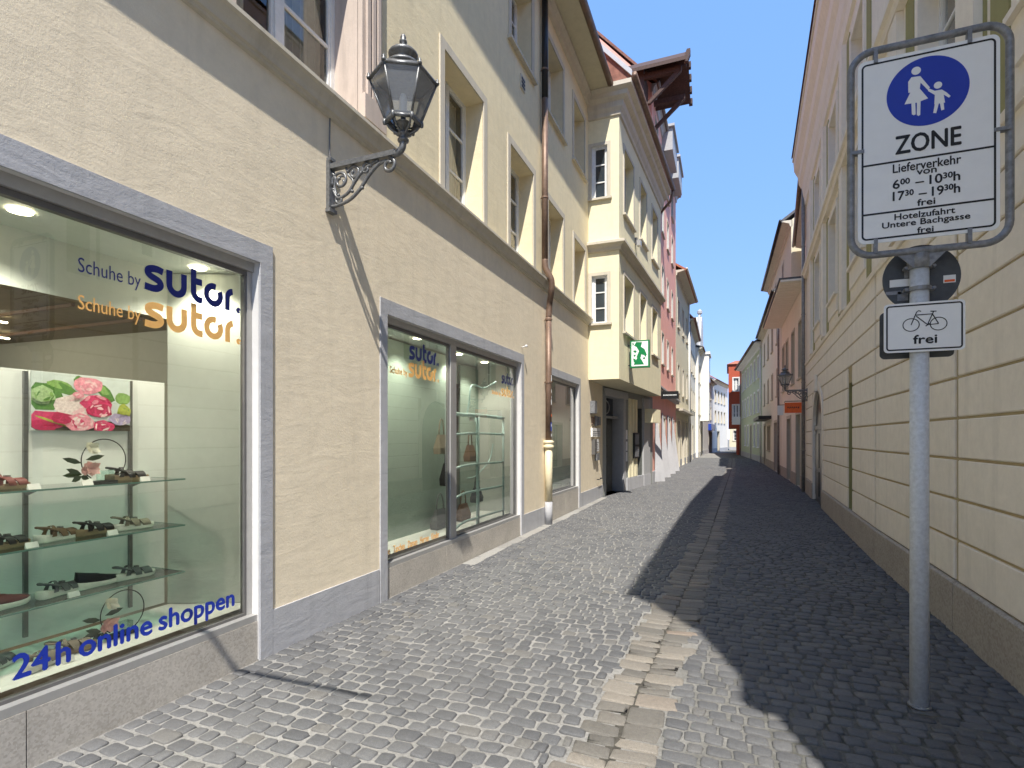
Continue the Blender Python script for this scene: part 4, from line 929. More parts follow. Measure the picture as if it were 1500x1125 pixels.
# ground floor under the bay
F3, L3 = frame((-3.16, 14.6), (-2.45, 19.6), 'L')
ops3 = [(.35, 1.95, 0, 2.75), (3.15, 3.75, .35, 2.55)]
gw = MB(); wall_mb(0, L3, 0, 3.0, ops3, gw); part('ground_floor_wall', gw, plaster('grey_door_surround', (.30, .31, .29), .3, 0, .1), bay, F3)
door(bay, F3, .35, 1.75, 0, 2.15, .32, DOORG, SHUT, .0)
mb = MB(); mb.box(.35, 1.75, .30, .34, 2.22, 2.75); fl_ = part('fanlight', mb, GLFAR, bay, F3); mb = MB(); mb.box(.35, 1.75, .16, .34, 2.15, 2.22); mb.tube([(1.05+.35*math.cos(R(a)), .29, 2.48+.2*math.sin(R(a))) for a in range(0, 360, 20)], .018, 6, closed=True); part('fanlight_bar', mb, SHUT, fl_, F3)
mb = MB(); reveal(mb, .35, 1.95, 0, 2.75, .32); mb.box(1.75, 1.95, -.04, .34, 0, 2.75); part('jamb', mb, SHUT, bay, F3)
mb = MB(); mb.box(.15, 2.15, -.05, 0.002, 2.75, 2.95); part('lintel', mb, SHUT, bay, F3)
for x, m_ in ((2.30, BAYY), (2.62, BAYY), (2.92, BAYY)):
    mb = MB(); mb.box(x, x+.22, -.04, .003, .38, 2.8); part('yellow_panel', mb, m_, bay, F3)
for z in (.38+.5, 1.2, 1.55): 
    mb = MB(); mb.box(2.02, 2.14, -.03, -.0, z, z+.28); part('name_plate', mb, SIGNW, bay, F3)
mb = MB(); mb.box(2.64, 3.12, -.10, -.041, .95, 1.75); cs = part('poster_case', mb, DARKM, bay, F3); mb = MB(); mb.box(2.68, 3.08, -.108, -.101, 1.0, 1.32); mb.box(2.68, 3.08, -.108, -.101, 1.38, 1.7); part('poster_sheet', mb, GALV, cs, F3)
mb = MB(); mb.box(3.80, 4.55, -.06, .002, 0, 2.9); part('pier', mb, SHUT, bay, F3)
mb = MB(); mb.box(2.1, 3.8, -.05, .003, 0, .37); part('plinth', mb, GREYP, bay, F3); mb = MB(); mb.box(3.801, 4.6, -.07, .0, 0, .37); part('plinth', mb, GREYP, bay, F3)
mb = MB(); mb.box(3.9, 4.9, -.32, -.02, 2.1, 2.55); ab = part('carved_sign', mb, BAYY, bay, F3)
mb = MB(); mb.poly([(3.15, .3, .35), (3.75, .3, .35), (3.75, .3, 2.55), (3.15, .3, 2.55)]); reveal(mb, 3.15, 3.75, .35, 2.55, .3); part('niche', mb, DOORG, bay, F3)
# body
mb = MB(); mb.box(-9, -3.6, 14.7, 19.5, 0, 9.8); part('rear_body', mb, BAYY, bay)

# green lit sign on the bay
gs = thing('hanging_sign', 'square white light box with a green silhouette, hanging from the bay', 'sign', (-2.25, 15.25, 3.9))
MG = Matrix.Translation((0, 0, 1.6*(1-.9145))) @ Matrix.Scale(.9145, 4)   # sign geometry drawn at 15.2 m, hung at 13.9 m
mb = MB(); mb.box(-2.50, -1.985, 15.215, 15.36, 3.525, 4.27); part('sign_case', mb, GREENL, gs, MG)
mb = MB(); mb.box(-2.465, -2.02, 15.206, 15.214, 3.56, 4.235); part('sign_face', mb, LIGHTBOX, gs, MG)
mb = MB(); mb.fixn = False
for n, P in enumerate([[(-2.397, 4.122), (-2.335, 4.225), (-2.175, 4.208), (-2.212, 4.09), (-2.26, 4.06), (-2.33, 4.09)], [(-2.33, 4.09), (-2.212, 4.09), (-2.114, 4.017), (-2.053, 3.865), (-2.09, 3.80), (-2.12, 3.85), (-2.2, 3.88), (-2.26, 3.97)], [(-2.26, 3.97), (-2.2, 3.88), (-2.212, 3.80), (-2.26, 3.77), (-2.33, 3.80), (-2.3, 3.88)],
             [(-2.24, 3.80), (-2.188, 3.723), (-2.126, 3.6), (-2.409, 3.6), (-2.36, 3.70), (-2.30, 3.80)], [(-2.42, 3.99), (-2.36, 4.0), (-2.32, 3.96), (-2.35, 3.93), (-2.40, 3.95)], [(-2.41, 3.86), (-2.36, 3.89), (-2.35, 3.84), (-2.40, 3.82)], [(-2.42, 3.78), (-2.36, 3.76), (-2.34, 3.70), (-2.40, 3.66)], [(-2.13, 3.80), (-2.09, 3.78), (-2.11, 3.74), (-2.16, 3.76)], [(-2.44, 4.2), (-2.42, 4.22), (-2.40, 4.16), (-2.43, 4.12)]]):
    mb.poly([(x, 15.205-n*.0006, z) for x, z in P])
part('silhouette', mb, GREENL, gs, MG)
mb = MB(); mb.tube([(-2.50, 15.3, 4.15), (-2.32-.3, 15.3, 4.15)], .012, 6); mb.tube([(-2.50, 15.3, 3.6), (-2.62, 15.3, 3.6)], .012, 6); part('holder', mb, DARKM, gs, MG)
bs = thing('hanging_sign', 'long black shop sign sticking out by the pink house', 'sign', (-2.1, 19.3, 3.0))
mb = MB(); mb.box(-2.12, -1.55, 19.28, 19.34, 2.92, 3.18); part('sign_board', mb, SIGNK, bs); mb = MB(); mb.tube([(-2.5, 19.31, 3.12), (-2.1, 19.31, 3.12)], .012, 6); part('holder', mb, DARKM, bs)
q = MB(); [q.box(-2.05+.045*i, -2.022+.045*i, 19.272, 19.279, 3.03, 3.065) for i in range(10)]; part('print_line', q, SIGNW, bs)
# floodlight on bay
fl2 = MB(); fl2.box(13.25, 13.4, -.18, -.02, 6.75, 6.9); 
spot = thing('floodlight', 'small grey floodlight under the upper bay window', 'floodlight', (-2.3, 14.6, 6.8)); mb = MB(); mb.box(1.75, 1.92, -.16, -.06, 6.72, 6.86); part('lamp_head', mb, ALU, spot, F2); mb = MB(); mb.box(1.80, 1.86, -.06, 0, 6.77, 6.95); part('holder', mb, ALUD, spot, F2)

# ------------------------------------------------------------------ generic houses
def house(name, label, P0, P1, side, H, wm, wins, doors=(), roofm=None, D=9, rise=3.2, overhang=.35, cornice=TRIM, plinth=GREYP, gutm=COPPER, win_kw=None, ground=None, gable_near=False, ngh=3.2):
    F, L = frame(P0, P1, side)
    fx = (lambda a, b: (a, b)) if side == 'L' else (lambda a, b: (L-b, L-a))
    t = thing(name, label, 'house', ((P0[0]+P1[0])/2, (P0[1]+P1[1])/2, 0))
    W = [(*fx(a, b), z0, z1) for a, b, z0, z1 in wins]; Dd = [(*fx(a, b), z0, z1) for a, b, z0, z1 in doors]
    if ground is None: part('front_wall', wall_mb(0, L, 0, H, W+Dd), wm, t, F)
    else:
        part('front_wall', wall_mb(0, L, ngh, H, [o for o in W+Dd if o[3] > ngh]), wm, t, F); part('ground_floor_wall', wall_mb(0, L, 0, ngh, [o for o in W+Dd if o[2] < ngh]), ground, t, F)
    k = dict(depth=.16, surround=.09, srm=TRIM, gl=GLFAR); k.update(win_kw or {})
    for o in W: window(t, F, *o, **k)
    for o in Dd: door(t, F, *o)
    mb = MB()
    for X in (0, L): mb.poly([(X, 0, 0), (X, D, 0), (X, D, H), (X, D/2, H+rise), (X, 0, H)])
    mb.poly([(0, D, 0), (L, D, 0), (L, D, H), (0, D, H)]); part('side_wall', mb, wm, t, F)
    if overhang:
        mb = MB(); profile(mb, [(0, H-.28), (-.05, H-.26), (-.07, H-.14), (-overhang*.6, H-.08), (-overhang*.9, H-.05), (-overhang*.9, H), (.05, H), (.05, H-.28)], 0, L); part('cornice', mb, cornice, t, F)
        mb = MB(); mb.tube([(0, -overhang-.04, H+.02), (L, -overhang-.04, H+.02)], .06, 8); part('roof_gutter', mb, gutm, t, F, True)
    mb = MB(); a = rise/(D/2); mb.rings([[(X, -overhang, H+.02-a*overhang*.3), (X, D/2, H+rise+.04), (X, D+.3, H-.1), (X, D+.3, H), (X, D/2, H+rise+.16), (X, -overhang, H+.14-a*overhang*.3)] for X in (-.0, L)]); part('roof', mb, roofm or TILE, t, F)
    if plinth:
        xs = [0]
        for o in sorted(Dd): xs += [o[0], o[1]]
        xs.append(L)
        for a, b in zip(xs[::2], xs[1::2]): mb = MB(); mb.box(a, b, -.025, .003, -.05, .4); part('plinth', mb, plinth, t, F)
    return t, F, L
def dpipe(t, F, x, H, m_): mb = MB(); mb.tube([(x, -.08, H), (x, -.08, 0)], .045, 8); part('downpipe', mb, m_, t, F, True)

# LEFT 3: pink/red house with hoist gable
pk, F4, L4 = house('town_house', 'tall pink red house with deep splayed openings and a wooden hoist gable on the roof', (-2.47, 19.6), (-2.50, 29.4), 'L', 14.0, RED,
    [(x, x+.75, z, z+1.25) for z in (4.6, 7.3, 9.9, 12.1) for x in (1.0, 3.1, 5.2, 7.3)]+[(8.0, 8.8, .95, 2.4)],
    [(1.1, 2.1, 0, 2.5), (3.3, 4.3, 0, 2.4), (5.6, 6.6, 0, 2.45)], TILEB, D=8, rise=4.5, overhang=.18, cornice=SHUT, gutm=PIPEGREY, win_kw=dict(depth=.3, revm=GREYH, surround=.06))
for x in (0.9, 3.1, 5.4, 7.6):  # grey wedges added in place of the sunlit faces of the splayed reveals
    mb = MB(); mb.rings([[(x-.22, -.02, 0), (x+.12, -.35, 0), (x+.12, -.02, 0)], [(x-.12, -.02, 2.6), (x+.10, -.03, 2.6), (x+.10, -.02, 2.6)]]); part('lit_reveal_wedge', mb, GREYP, pk, F4)
mb = MB(); mb.box(0, L4, -.18, .0, 3.3, 3.42); mb.box(0, L4, -.24, 0.0, 3.42, 3.48); part('string_course', mb, SHUT, pk, F4)
for (a, b, z) in ((3.2, 5.3, 13.2), (6.2, 8.2, 13.4)):
    mb = MB(); mb.box(a, b, -.42, .05, z, z+.9); mb.box(a-.1, b+.1, -.50, .1, z+.9, z+1.0); part('dormer', mb, SHUT, pk, F4)
# hoist canopy: dark timber roof projecting over the street
hc = MB()
def gable_roof(y0, y1, x0, x1, ze, zr, th):
    ym = (y0+y1)/2
    for s_ in (0, 1):
        ya = y0 if s_ == 0 else y1
        hc.rings([[(x0, ya, ze), (x0, ym, zr), (x0, ym, zr+th), (x0, ya, ze+th)], [(x1, ya, ze), (x1, ym, zr), (x1, ym, zr+th), (x1, ya, ze+th)]])
gable_roof(18.2, 20.7, -6.8, -1.25, 13.65, 14.6, .12)
hc.box(-6.8, -2.6, 18.5, 20.4, 12.9, 13.9)
for i in range(9): yy = 18.25+i*.30; hc.box(-1.30, -1.18, yy, yy+.16, 13.62+min(i, 8-i)*.25, 13.82+min(i, 8-i)*.25)
for yy in (18.6, 20.2): hc.box(-2.6, -1.4, yy-.07, yy+.07, 13.55, 13.72); hc.rings([[(-2.55, yy-.06, 12.7), (-2.55, yy+.06, 12.7), (-2.4, yy+.06, 12.7), (-2.4, yy-.06, 12.7)], [(-1.6, yy-.06, 13.55), (-1.6, yy+.06, 13.55), (-1.4, yy+.06, 13.55), (-1.4, yy-.06, 13.55)]])
hc.box(-2.3, -1.3, 19.35, 19.5, 14.2, 14.4)
part('hoist_gable', hc, WOODD, pk)

# LEFT 4: ivory house
iv, F5, L5 = house('town_house', 'narrow ivory house with a white rain pipe beyond the pink house', (-2.50, 29.5), (-2.35, 37.0), 'L', 10.3, CREAM3,
    [(x, x+.8, z, z+1.5) for z in (4.0, 7.5) for x in (.8, 3.4, 5.8)], [(1.0, 1.9, 0, 2.5), (3.0, 4.6, 0, 2.5), (5.5, 6.4, 0, 2.5)], TILE, overhang=.5, cornice=TRIM, gutm=TRIM)
dpipe(iv, F5, 6.9, 10.2, WHITE); mb = MB(); mb.box(0, L5, -.35, 0, 3.0, 3.12); part('canopy', mb, TRIM, iv, F5)
# LEFT 5
l5, F6, L6 = house('town_house', 'white house with a steep orange tiled roof', (-2.35, 37.1), (-2.40, 46), 'L', 9.3, WHITE_H, [(x, x+.85, z, z+1.4) for z in (3.6, 6.2) for x in (.8, 2.8, 4.8, 6.8)], [(1.2, 2.3, 0, 2.4), (4, 5.2, 0, 2.4)], TILE, rise=6, D=10)
dpipe(l5, F6, .3, 9.2, PIPEGREY)
# LEFT 6: scrolled gable
l6, F7, L7 = house('town_house', 'white house with a curved baroque gable topped by a ball', (-2.2, 46.1), (-2.10, 54), 'L', 8.8, WHITE_H, [(x, x+.9, z, z+1.4) for z in (3.5, 6.1) for x in (.7, 2.4, 4.6, 6.4)], [(1, 2, 0, 2.5), (3.4, 5.0, 0, 2.4)], SLATE, rise=1, D=9)
gp = [(1.2, 8.8), (1.3, 9.6), (2.2, 9.9), (2.4, 10.8), (2.7, 11.4), (3.3, 11.9), (3.9, 12.05), (4.5, 11.9), (5.1, 11.4), (5.4, 10.8), (5.6, 9.9), (6.5, 9.6), (6.6, 8.8)]
mb = MB(); mb.rings([[(x, -.1, z) for x, z in gp], [(x, .35, z) for x, z in gp]]); part('gable', mb, GREYH, l6, F7)
mb = MB(); gp2 = [(3.9+(x-3.9)*1.06, z+.12) for x, z in gp]; 
mb.tube([(x, .1, z) for x, z in gp2], .1, 6); mb.lathe([(0, 0), (.22, .2), (.22, .4), (0, .6)], 10, (3.9, .1, 12.15)); part('coping', mb, SHUT, l6, F7)
mb = MB(); mb.box(2.6, 5.2, -.7, 0, 3.0, 8.6); mb.box(2.5, 5.3, -.8, 0, 8.6, 8.8); oy = part('oriel', mb, WHITE_H, l6, F7)
for z in (3.6, 5.5, 7.2):
    for x in (2.9, 4.1): mb = MB(); mb.box(x, x+.8, -.715, -.70, z, z+1.1); part('oriel_window', mb, GLFAR, oy, F7)
# LEFT 7, 8
l7, F8, L8 = house('town_house', 'white house with a blue shop sign and steep grey roof', (-2.2, 54.1), (-1.5, 64), 'L', 7.4, GREYH, [(x, x+.9, z, z+1.3) for z in (3.5, 5.6) for x in (.8, 2.8, 4.8, 7.0)], [(5.5, 8.6, 0, 2.2)], SLATE, rise=4, D=8)
mb = MB(); mb.box(5.0, 9.0, -.3, 0, 2.35, 3.0); part('shop_sign', mb, NAVY, l7, F8)
l8, F9, L9 = house('town_house', 'far white house curving with the lane under a pale gable', (-1.5, 64.1), (0.0, 74), 'L', 8.0, WHITE_H, [(x, x+.9, z, z+1.3) for z in (3.3, 5.6) for x in (1, 3, 5, 7)], [(2.6, 4.0, 0, 2.3)], TILE, rise=2.6, D=8)
# end of the lane
fe, FE, LE = house('town_house', 'pale house with an orange tiled roof closing the lane', (0.2, 76), (7, 75.5), 'L', 6.5, CREAM3, [(x, x+.9, z, z+1.3) for z in (1.2, 3.8) for x in (.5, 2.2, 4.0)], (), TILE, rise=4.0, D=8)

# ------------------------------------------------------------------ RIGHT 1: rusticated cream house
cr = thing('town_house', 'long cream rusticated house in shade with olive strips between its upper windows', 'house', (2.2, 9, 0))
def right_seg(P0, P1): return frame(P0, P1, 'R')
Pa, Pb, Pc = (1.69, -.4), (1.80, 8.26), (2.16, 18.2)
GZ = 3.72
def rustic(P0, P1, cuts, holes, last_top=GZ):
    """wall plane with raised courses; cuts = distances of the vertical grooves; holes in s,z"""
    F, L = right_seg(P0, P1); fx = lambda a, b: (L-b, L-a)
    ops = [(*fx(h[0], h[1]), h[2], h[3]) for h in holes]
    part('groove_wall', wall_mb(0, L, 0, GZ, ops), GROOVE, cr, F)
    cu = [0]+list(cuts)+[L]
    zs = [.43+.333*i for i in range(11)]
    for a, b in zip(cu, cu[1:]):
        a2, b2 = a+(.045 if a > 0 else 0), b-(.045 if b < L else 0)
        for i, z in enumerate(zs):
            z0, z1 = z+(.008 if i else 0), min(z+.333-.014, GZ)
            segs = [(a2, b2)]
            for h in holes:
                if h[2] < z1-.02 and h[3] > z0+.02:
                    ns = []
                    for p, q in segs:
                        if h[1]+h[4] <= p or h[0]-h[4] >= q: ns.append((p, q)); continue
                        if h[0]-h[4] > p+.03: ns.append((p, h[0]-h[4]))
                        if h[1]+h[4] < q-.03: ns.append((h[1]+h[4], q))
                    segs = ns
            for p, q in segs:
                X0, X1 = fx(p, q); mb = MB(); e = .008
                mb.rings([[(X0, .001, z0), (X1, .001, z0), (X1, .001, z1), (X0, .001, z1)], [(X0, -.014, z0), (X1, -.014, z0), (X1, -.014, z1), (X0, -.014, z1)], [(X0+e, -.022, z0+e), (X1-e, -.022, z0+e), (X1-e, -.022, z1-e), (X0+e, -.022, z1-e)]], 0, False, True)
                part('course_block', mb, CREAM, cr, F)
    # plinth slabs
    n = 0
    for a, b in zip(cu, cu[1:]):
        segs = [(a+.004, b-.004)]
        for h in holes:
            if h[2] < .3: segs = [s2 for p, q in segs for s2 in ([(p, q)] if (h[1] <= p or h[0] >= q) else [(p, h[0]), (h[1], q)]) if s2[1]-s2[0] > .03]
        for p, q in segs:
            k = max(1, round((q-p)/2.6))
            for i in range(k):
                X0, X1 = fx(p+(q-p)*i/k+.002, p+(q-p)*(i+1)/k-.002); mb = MB(); mb.rings([[(X0, .002, -.05), (X1, .002, -.05), (X1, -.045, -.05), (X0, -.045, -.05)], [(X0, .002, .40), (X1, .002, .40), (X1, -.045, .40), (X0, -.045, .40)], [(X0, .002, .42), (X1, .002, .42), (X1, -.025, .42), (X0, -.025, .42)]]); part('plinth_slab', mb, GRANITE2, cr, F)
    return F, L
FA, LA = rustic(Pa, Pb, [3.15, 5.91], [])
HB = [(1.85, 2.28, .42, 2.5, .02), (5.85, 7.85, 0, 2.76, .22)]
FBb, LB = rustic(Pb, Pc, [.05], HB)
# niche
fxb = lambda a, b: (LB-b, LB-a)
mb = MB(); x0, x1 = fxb(1.85, 2.28); reveal(mb, x0, x1, .42, 2.5, .2); mb.poly([(x0, .2, .42), (x1, .2, .42), (x1, .2, 2.5), (x0, .2, 2.5)]); part('niche', mb, OLIVE, cr, FBb)
# arched gateway
x0, x1 = fxb(5.85, 7.85); xm = (x0+x1)/2; zs_ = 1.85; aw = (x1-x0)/2; ah = .9
mb = MB(); n = 20
arch = [(x0, 0.0)]+[(xm-aw*math.cos(math.pi*i/n), zs_+ah*math.sin(math.pi*i/n)) for i in range(n+1)]+[(x1, 0.0)]
for (p, q) in zip(arch, arch[1:]): mb.poly([(p[0], -.03, p[1]), (q[0], -.03, q[1]), (q[0], .5, q[1]), (p[0], .5, p[1])])
out_ = [(x0-.2, 0.0)]+[(xm-(aw+.2)*math.cos(math.pi*i/n), zs_+(ah+.22)*math.sin(math.pi*i/n)) for i in range(n+1)]+[(x1+.2, 0.0)]
for i in range(len(arch)-1): mb.poly([(arch[i][0], -.03, arch[i][1]), (out_[i][0], -.03, out_[i][1]), (out_[i+1][0], -.03, out_[i+1][1]), (arch[i+1][0], -.03, arch[i+1][1])]); mb.poly([(out_[i][0], -.03, out_[i][1]), (out_[i][0], .003, out_[i][1]), (out_[i+1][0], .003, out_[i+1][1]), (out_[i+1][0], -.03, out_[i+1][1])])
for i in range(1, n+1): mb.poly([(arch[i][0], -.002, arch[i][1]), (arch[i+1][0], -.002, arch[i+1][1]), (arch[i+1][0], -.002, 2.765), (arch[i][0], -.002, 2.765)])
part('arch_surround', mb, CREAM2, cr, FBb)
mb = MB(); mb.box(xm-.1, xm+.1, -.09, -.03, 2.72, 3.12); part('keystone', mb, CREAM2, cr, FBb)
mb = MB(); mb.box(x0, x1, .04, .10, 0, zs_-.05); gd = part('gate', mb, DOORB, cr, FBb)
mb = MB()
for i in range(2):
    for (za, zb_) in ((.15, .75), (.85, 1.7)): mb.box(x0+.12+i*aw, x0+aw-.1+i*aw, .02, .04, za, zb_)
part('gate_panel', mb, DOORB, gd, FBb)
mb = MB(); mb.box(x0, x1, .01, .12, zs_-.05, zs_+.05); mb.box(x0, x1, .05, .09, zs_+.05, 2.77); part('fanlight', mb, DOORB, gd, FBb)
# upper floors
def upper(F, L, P, wins_s):
    fx = lambda a, b: (L-b, L-a); H1 = 8.35
    ops = []
    for s_ in wins_s:
        for z0, z1 in ((4.35, 6.0), (6.75, 8.0)): ops.append((*fx(s_, s_+1.05), z0, z1))
    part('upper_wall', wall_mb(0, L, GZ, 8.95, ops), CREAM2, cr, F)
    for o in ops: window(cr, F, *o, depth=.14, surround=.10, srm=CREAM2, revm=CREAM2, transoms=(.4, .7), gl=GLW, curtain=True, apron=True, proud=.03)
    for s_ in wins_s:
        for d0, d1 in ((-.48, -.20), (1.25, 1.53)):
            for z0, z1 in ((3.82, 6.22), (6.5, 8.28)):
                a, b = fx(s_+d0, s_+d1)
                if b > L or a < 0: continue
                mb = MB(); mb.box(a, b, -.014, .003, z0, z1); part('olive_strip', mb, OLIVE, cr, F)
        a, b = fx(s_+1.66, s_+2.02)
        if a > 0:
            for z0, z1 in ((3.80, 6.26), (6.46, 8.35)): mb = MB(); mb.box(a, b, -.07, .003, z0, z1); part('pilaster', mb, CREAM2, cr, F)
    mb = MB(); profile(mb, [(.02, GZ-.02), (-.05, GZ-.02), (-.06, GZ+.04), (.02, GZ+.06)], 0, L); profile(mb, [(.02, 6.26), (-.08, 6.27), (-.10, 6.36), (-.14, 6.38), (-.14, 6.44), (.02, 6.46)], 0, L); part('storey_band', mb, CREAM2, cr, F)
    mb = MB(); profile(mb, [(.02, 8.4), (-.05, 8.42), (-.07, 8.6), (-.10, 8.7), (-.13, 8.95), (-.20, 9.1), (-.22, 9.3), (-.32, 9.5), (-.34, 9.75), (.02, 9.78)], 0, L); part('cornice', mb, CREAM2, cr, F)
    mb = MB(); mb.box(0, L, -.37, 1.0, 9.78, 9.84); part('roof_edge', mb, CREAM2, cr, F)
upper(FA, LA, None, [1.0, 3.75, 5.85+.0]); upper(FBb, LB, None, [.9, 3.6, 6.3])
mb = MB(); mb.poly([(1.3, -.6, 9.9), (1.4, 8.26, 9.9), (1.76, 18.2, 9.9), (6, 18.2, 13), (6, -.6, 13)]); mb.poly([(6, -.6, 13), (6, 18.2, 13), (11, 18.2, 9), (11, -.6, 9)]); part('roof', mb, TILEB, cr)
mb = MB(); mb.poly([(1.69, -.4, 0), (11, -.4, 0), (11, -.4, 9.8), (6, -.4, 13), (1.69, -.4, 9.8)]); mb.poly([(2.16, 18.2, 0), (11, 18.2, 0), (11, 18.2, 9.8), (6, 18.2, 13), (2.16, 18.2, 9.8)]); mb.poly([(11, -.4, 0), (11, 18.2, 0), (11, 18.2, 9.8), (11, -.4, 9.8)]); part('side_wall', mb, CREAM2, cr)
dr = thing('downpipe', 'dark rain pipe where the cream house meets the pinkish one', 'pipe', (2.1, 18.1, 0)); mb = MB(); mb.tube([(2.07, 18.1, 9.3), (2.07, 18.1, 0)], .05, 10); part('pipe_section', mb, PIPEGREY, dr, smooth=True)
for z in (1.2, 3.2, 5.2, 7.2): mb = MB(); mb.lathe([(.05, 0), (.058, .002), (.058, .04), (.05, .042)], 10, (2.07, 18.1, z)); part('pipe_clip', mb, PIPEGREY, dr)

# orange sign by the second lantern
osn = thing('hanging_sign', 'small orange square sign hanging below the distant lantern', 'sign', (1.75, 17.8, 2.5)); mb = MB(); mb.box(1.55, 1.99, 17.78, 17.83, 2.32, 2.62); part('sign_board', mb, ORSIGN, osn)
mb = MB(); mb.fixn = False
for i in range(6): mb.poly([(1.62+i*.055, 17.775, 2.46-.02*(i % 2)), (1.65+i*.055, 17.775, 2.46), (1.655+i*.055, 17.775, 2.50), (1.625+i*.055, 17.775, 2.49)])
part('print_line', mb, DARKM, osn); mb = MB(); mb.tube([(2.12, 17.8, 2.66), (1.55, 17.8, 2.66), (1.55, 17.8, 2.62)], .01, 6); part('holder', mb, DARKM, osn)
ws = thing('hanging_sign', 'tiny white sign behind the orange one', 'sign', (1.6, 19, 2.5)); mb = MB(); mb.box(1.45, 1.62, 18.95, 18.99, 2.30, 2.60); part('sign_board', mb, SIGNW, ws); mb = MB(); mb.tube([(2.15, 18.97, 2.62), (1.5, 18.97, 2.62)], .01, 6); part('holder', mb, DARKM, ws)

# RIGHT 2: pinkish house with boarded canopy and set back upper part
r2, FR2, LR2 = house('town_house', 'pinkish beige house with a boarded canopy above its upper windows', (2.16, 18.25), (2.13, 25.9), 'R', 6.3, PINKB,
    [(x, x+.8, 3.5, 5.3) for x in (.9, 2.9, 4.9, 6.3)], [(1.2, 2.3, 0, 2.35), (4.0, 5.2, 0, 2.3)], SLATE, D=6, rise=.3, overhang=0, plinth=GRANITE2)
mb = MB()
mb.box(-.05, LR2, -.68, 0, 6.28, 6.34)
cn = part('canopy', mb, CREAM2, r2, FR2)
for i in range(22): mb = MB(); mb.box(i*.345+.01, i*.345+.325, -.66, -.02, 6.262, 6.279); part('plank', mb, CREAM2, cn, FR2)
mb = MB(); mb.box(-.1, LR2, -.72, .1, 6.34, 6.40); part('canopy_roof', mb, SLATE, cn, FR2)
for s_ in (.0,): pass
u2, FU2, LU2 = house('town_house', 'upper storey block with a deep curving cornice set back above the canopy', (2.42, 18.25), (2.95, 25.6), 'R', 9.6, CREAM2, [(x, x+.7, 6.9, 8.4) for x in (.8, 2.4, 4.0, 5.6)], (), SLATE, D=7, rise=.5, overhang=.35, plinth=None)
# RIGHT 3: pinkish plain, with upper block behind
r3, FR3, LR3 = house('town_house', 'plain pinkish house with two rows of small windows and a black awning', (2.13, 26.0), (2.03, 38.0), 'R', 7.9, PINKB, [(x, x+.75, z, z+1.25) for z in (3.5, 5.9) for x in (1.2, 4.0, 6.6, 9.4)]+[(5.6, 7.6, .9, 2.2)], [(1.6, 3.2, 0, 2.3), (9, 10.2, 0, 2.3)], SLATE, D=4, rise=.8, overhang=.3, gutm=DARKM, plinth=GRANITE2, win_kw=dict(surround=.05))
dpipe(r3, FR3, LR3-.3, 7.8, PIPEGREY)
mb = MB(); mb.box(2.3, 7.2, -.62, -.02, 2.55, 2.72); part('awning', mb, DARKM, r3, FR3)
r3b, FR3b, LR3b = house('town_house', 'tall pale block with a dark eaves rising behind the pinkish house', (2.5, 25.8), (2.4, 37.6), 'R', 10.8, CREAM3, [(x, x+.7, 8.9, 9.9) for x in (3, 7)], (), SLATE, D=9, rise=3.4, overhang=.38, gutm=DARKM, plinth=None)
# RIGHT 4: green
r4, FR4, LR4 = house('town_house', 'pale green house with three rows of white framed windows', (2.03, 38.05), (1.12, 53.4), 'R', 7.7, GREEN_H, [(x, x+.8, z, z+1.4) for z in (3.3, 5.6) for x in (1.6, 3.9, 6.2, 8.5, 10.8, 13)]+[(x, x+.9, .95, 2.5) for x in (1.6, 3.9, 8.5, 10.8)], [(6.2, 7.2, 0, 2.5)], SLATE, D=8, rise=3, overhang=.5, cornice=WHITE, win_kw=dict(srm=WHITE, surround=.13))
dpipe(r4, FR4, LR4-.15, 7.6, WHITE); dpipe(r4, FR4, .15, 7.6, PIPEGREY)
# RIGHT 5: orange red house facing the camera, end of the row
r5 = thing('town_house', 'orange red house corner jutting into the lane at its far end', 'house', (.6, 55, 0))
FO = Matrix.Translation((.08, 54.6, 0)); wo = [(.38, .88, 3.15, 4.6), (.42, .86, 5.9, 7.1)]
part('front_wall', wall_mb(0, 3.2, 2.5, 8.4, wo), ORANGE, r5, FO); part('ground_floor_wall', wall_mb(.75, 3.2, 0, 2.5, []), ORANGE, r5, FO)
for o in wo: window(r5, FO, *o, depth=.12, surround=.1, srm=WHITE, gl=GLFAR, transoms=(.5,))
mb = MB(); mb.poly([(0, 0, 2.5), (0, 8, 2.5), (0, 8, 8.4), (0, 0, 8.4)]); mb.poly([(.75, 0, 0), (.75, 8, 0), (.75, 8, 2.5), (.75, 0, 2.5)]); mb.poly([(0, 0, 2.5), (.75, 0, 2.5), (.75, 8, 2.5), (0, 8, 2.5)]); mb.poly([(3.2, 0, 0), (3.2, 8, 0), (3.2, 8, 8.4), (3.2, 0, 8.4)]); part('side_wall', mb, ORANGE, r5, FO)
mb = MB(); mb.rings([[(-.15, -.15, 8.4), (3.3, -.15, 8.4), (3.3, 8, 8.4), (-.15, 8, 8.4)], [(.6, 1.5, 8.9), (3.3, 1.5, 8.9), (3.3, 8, 8.9), (.6, 8, 8.9)]]); part('roof', mb, TILE, r5, FO)
ls = thing('hanging_sign', 'pale square sign projecting from the green house at the lane end', 'sign', (.9, 53, 3)); mb = MB(); mb.box(.35, 1.05, 52.4, 52.46, 2.75, 3.45); part('sign_board', mb, SIGNW, ls)

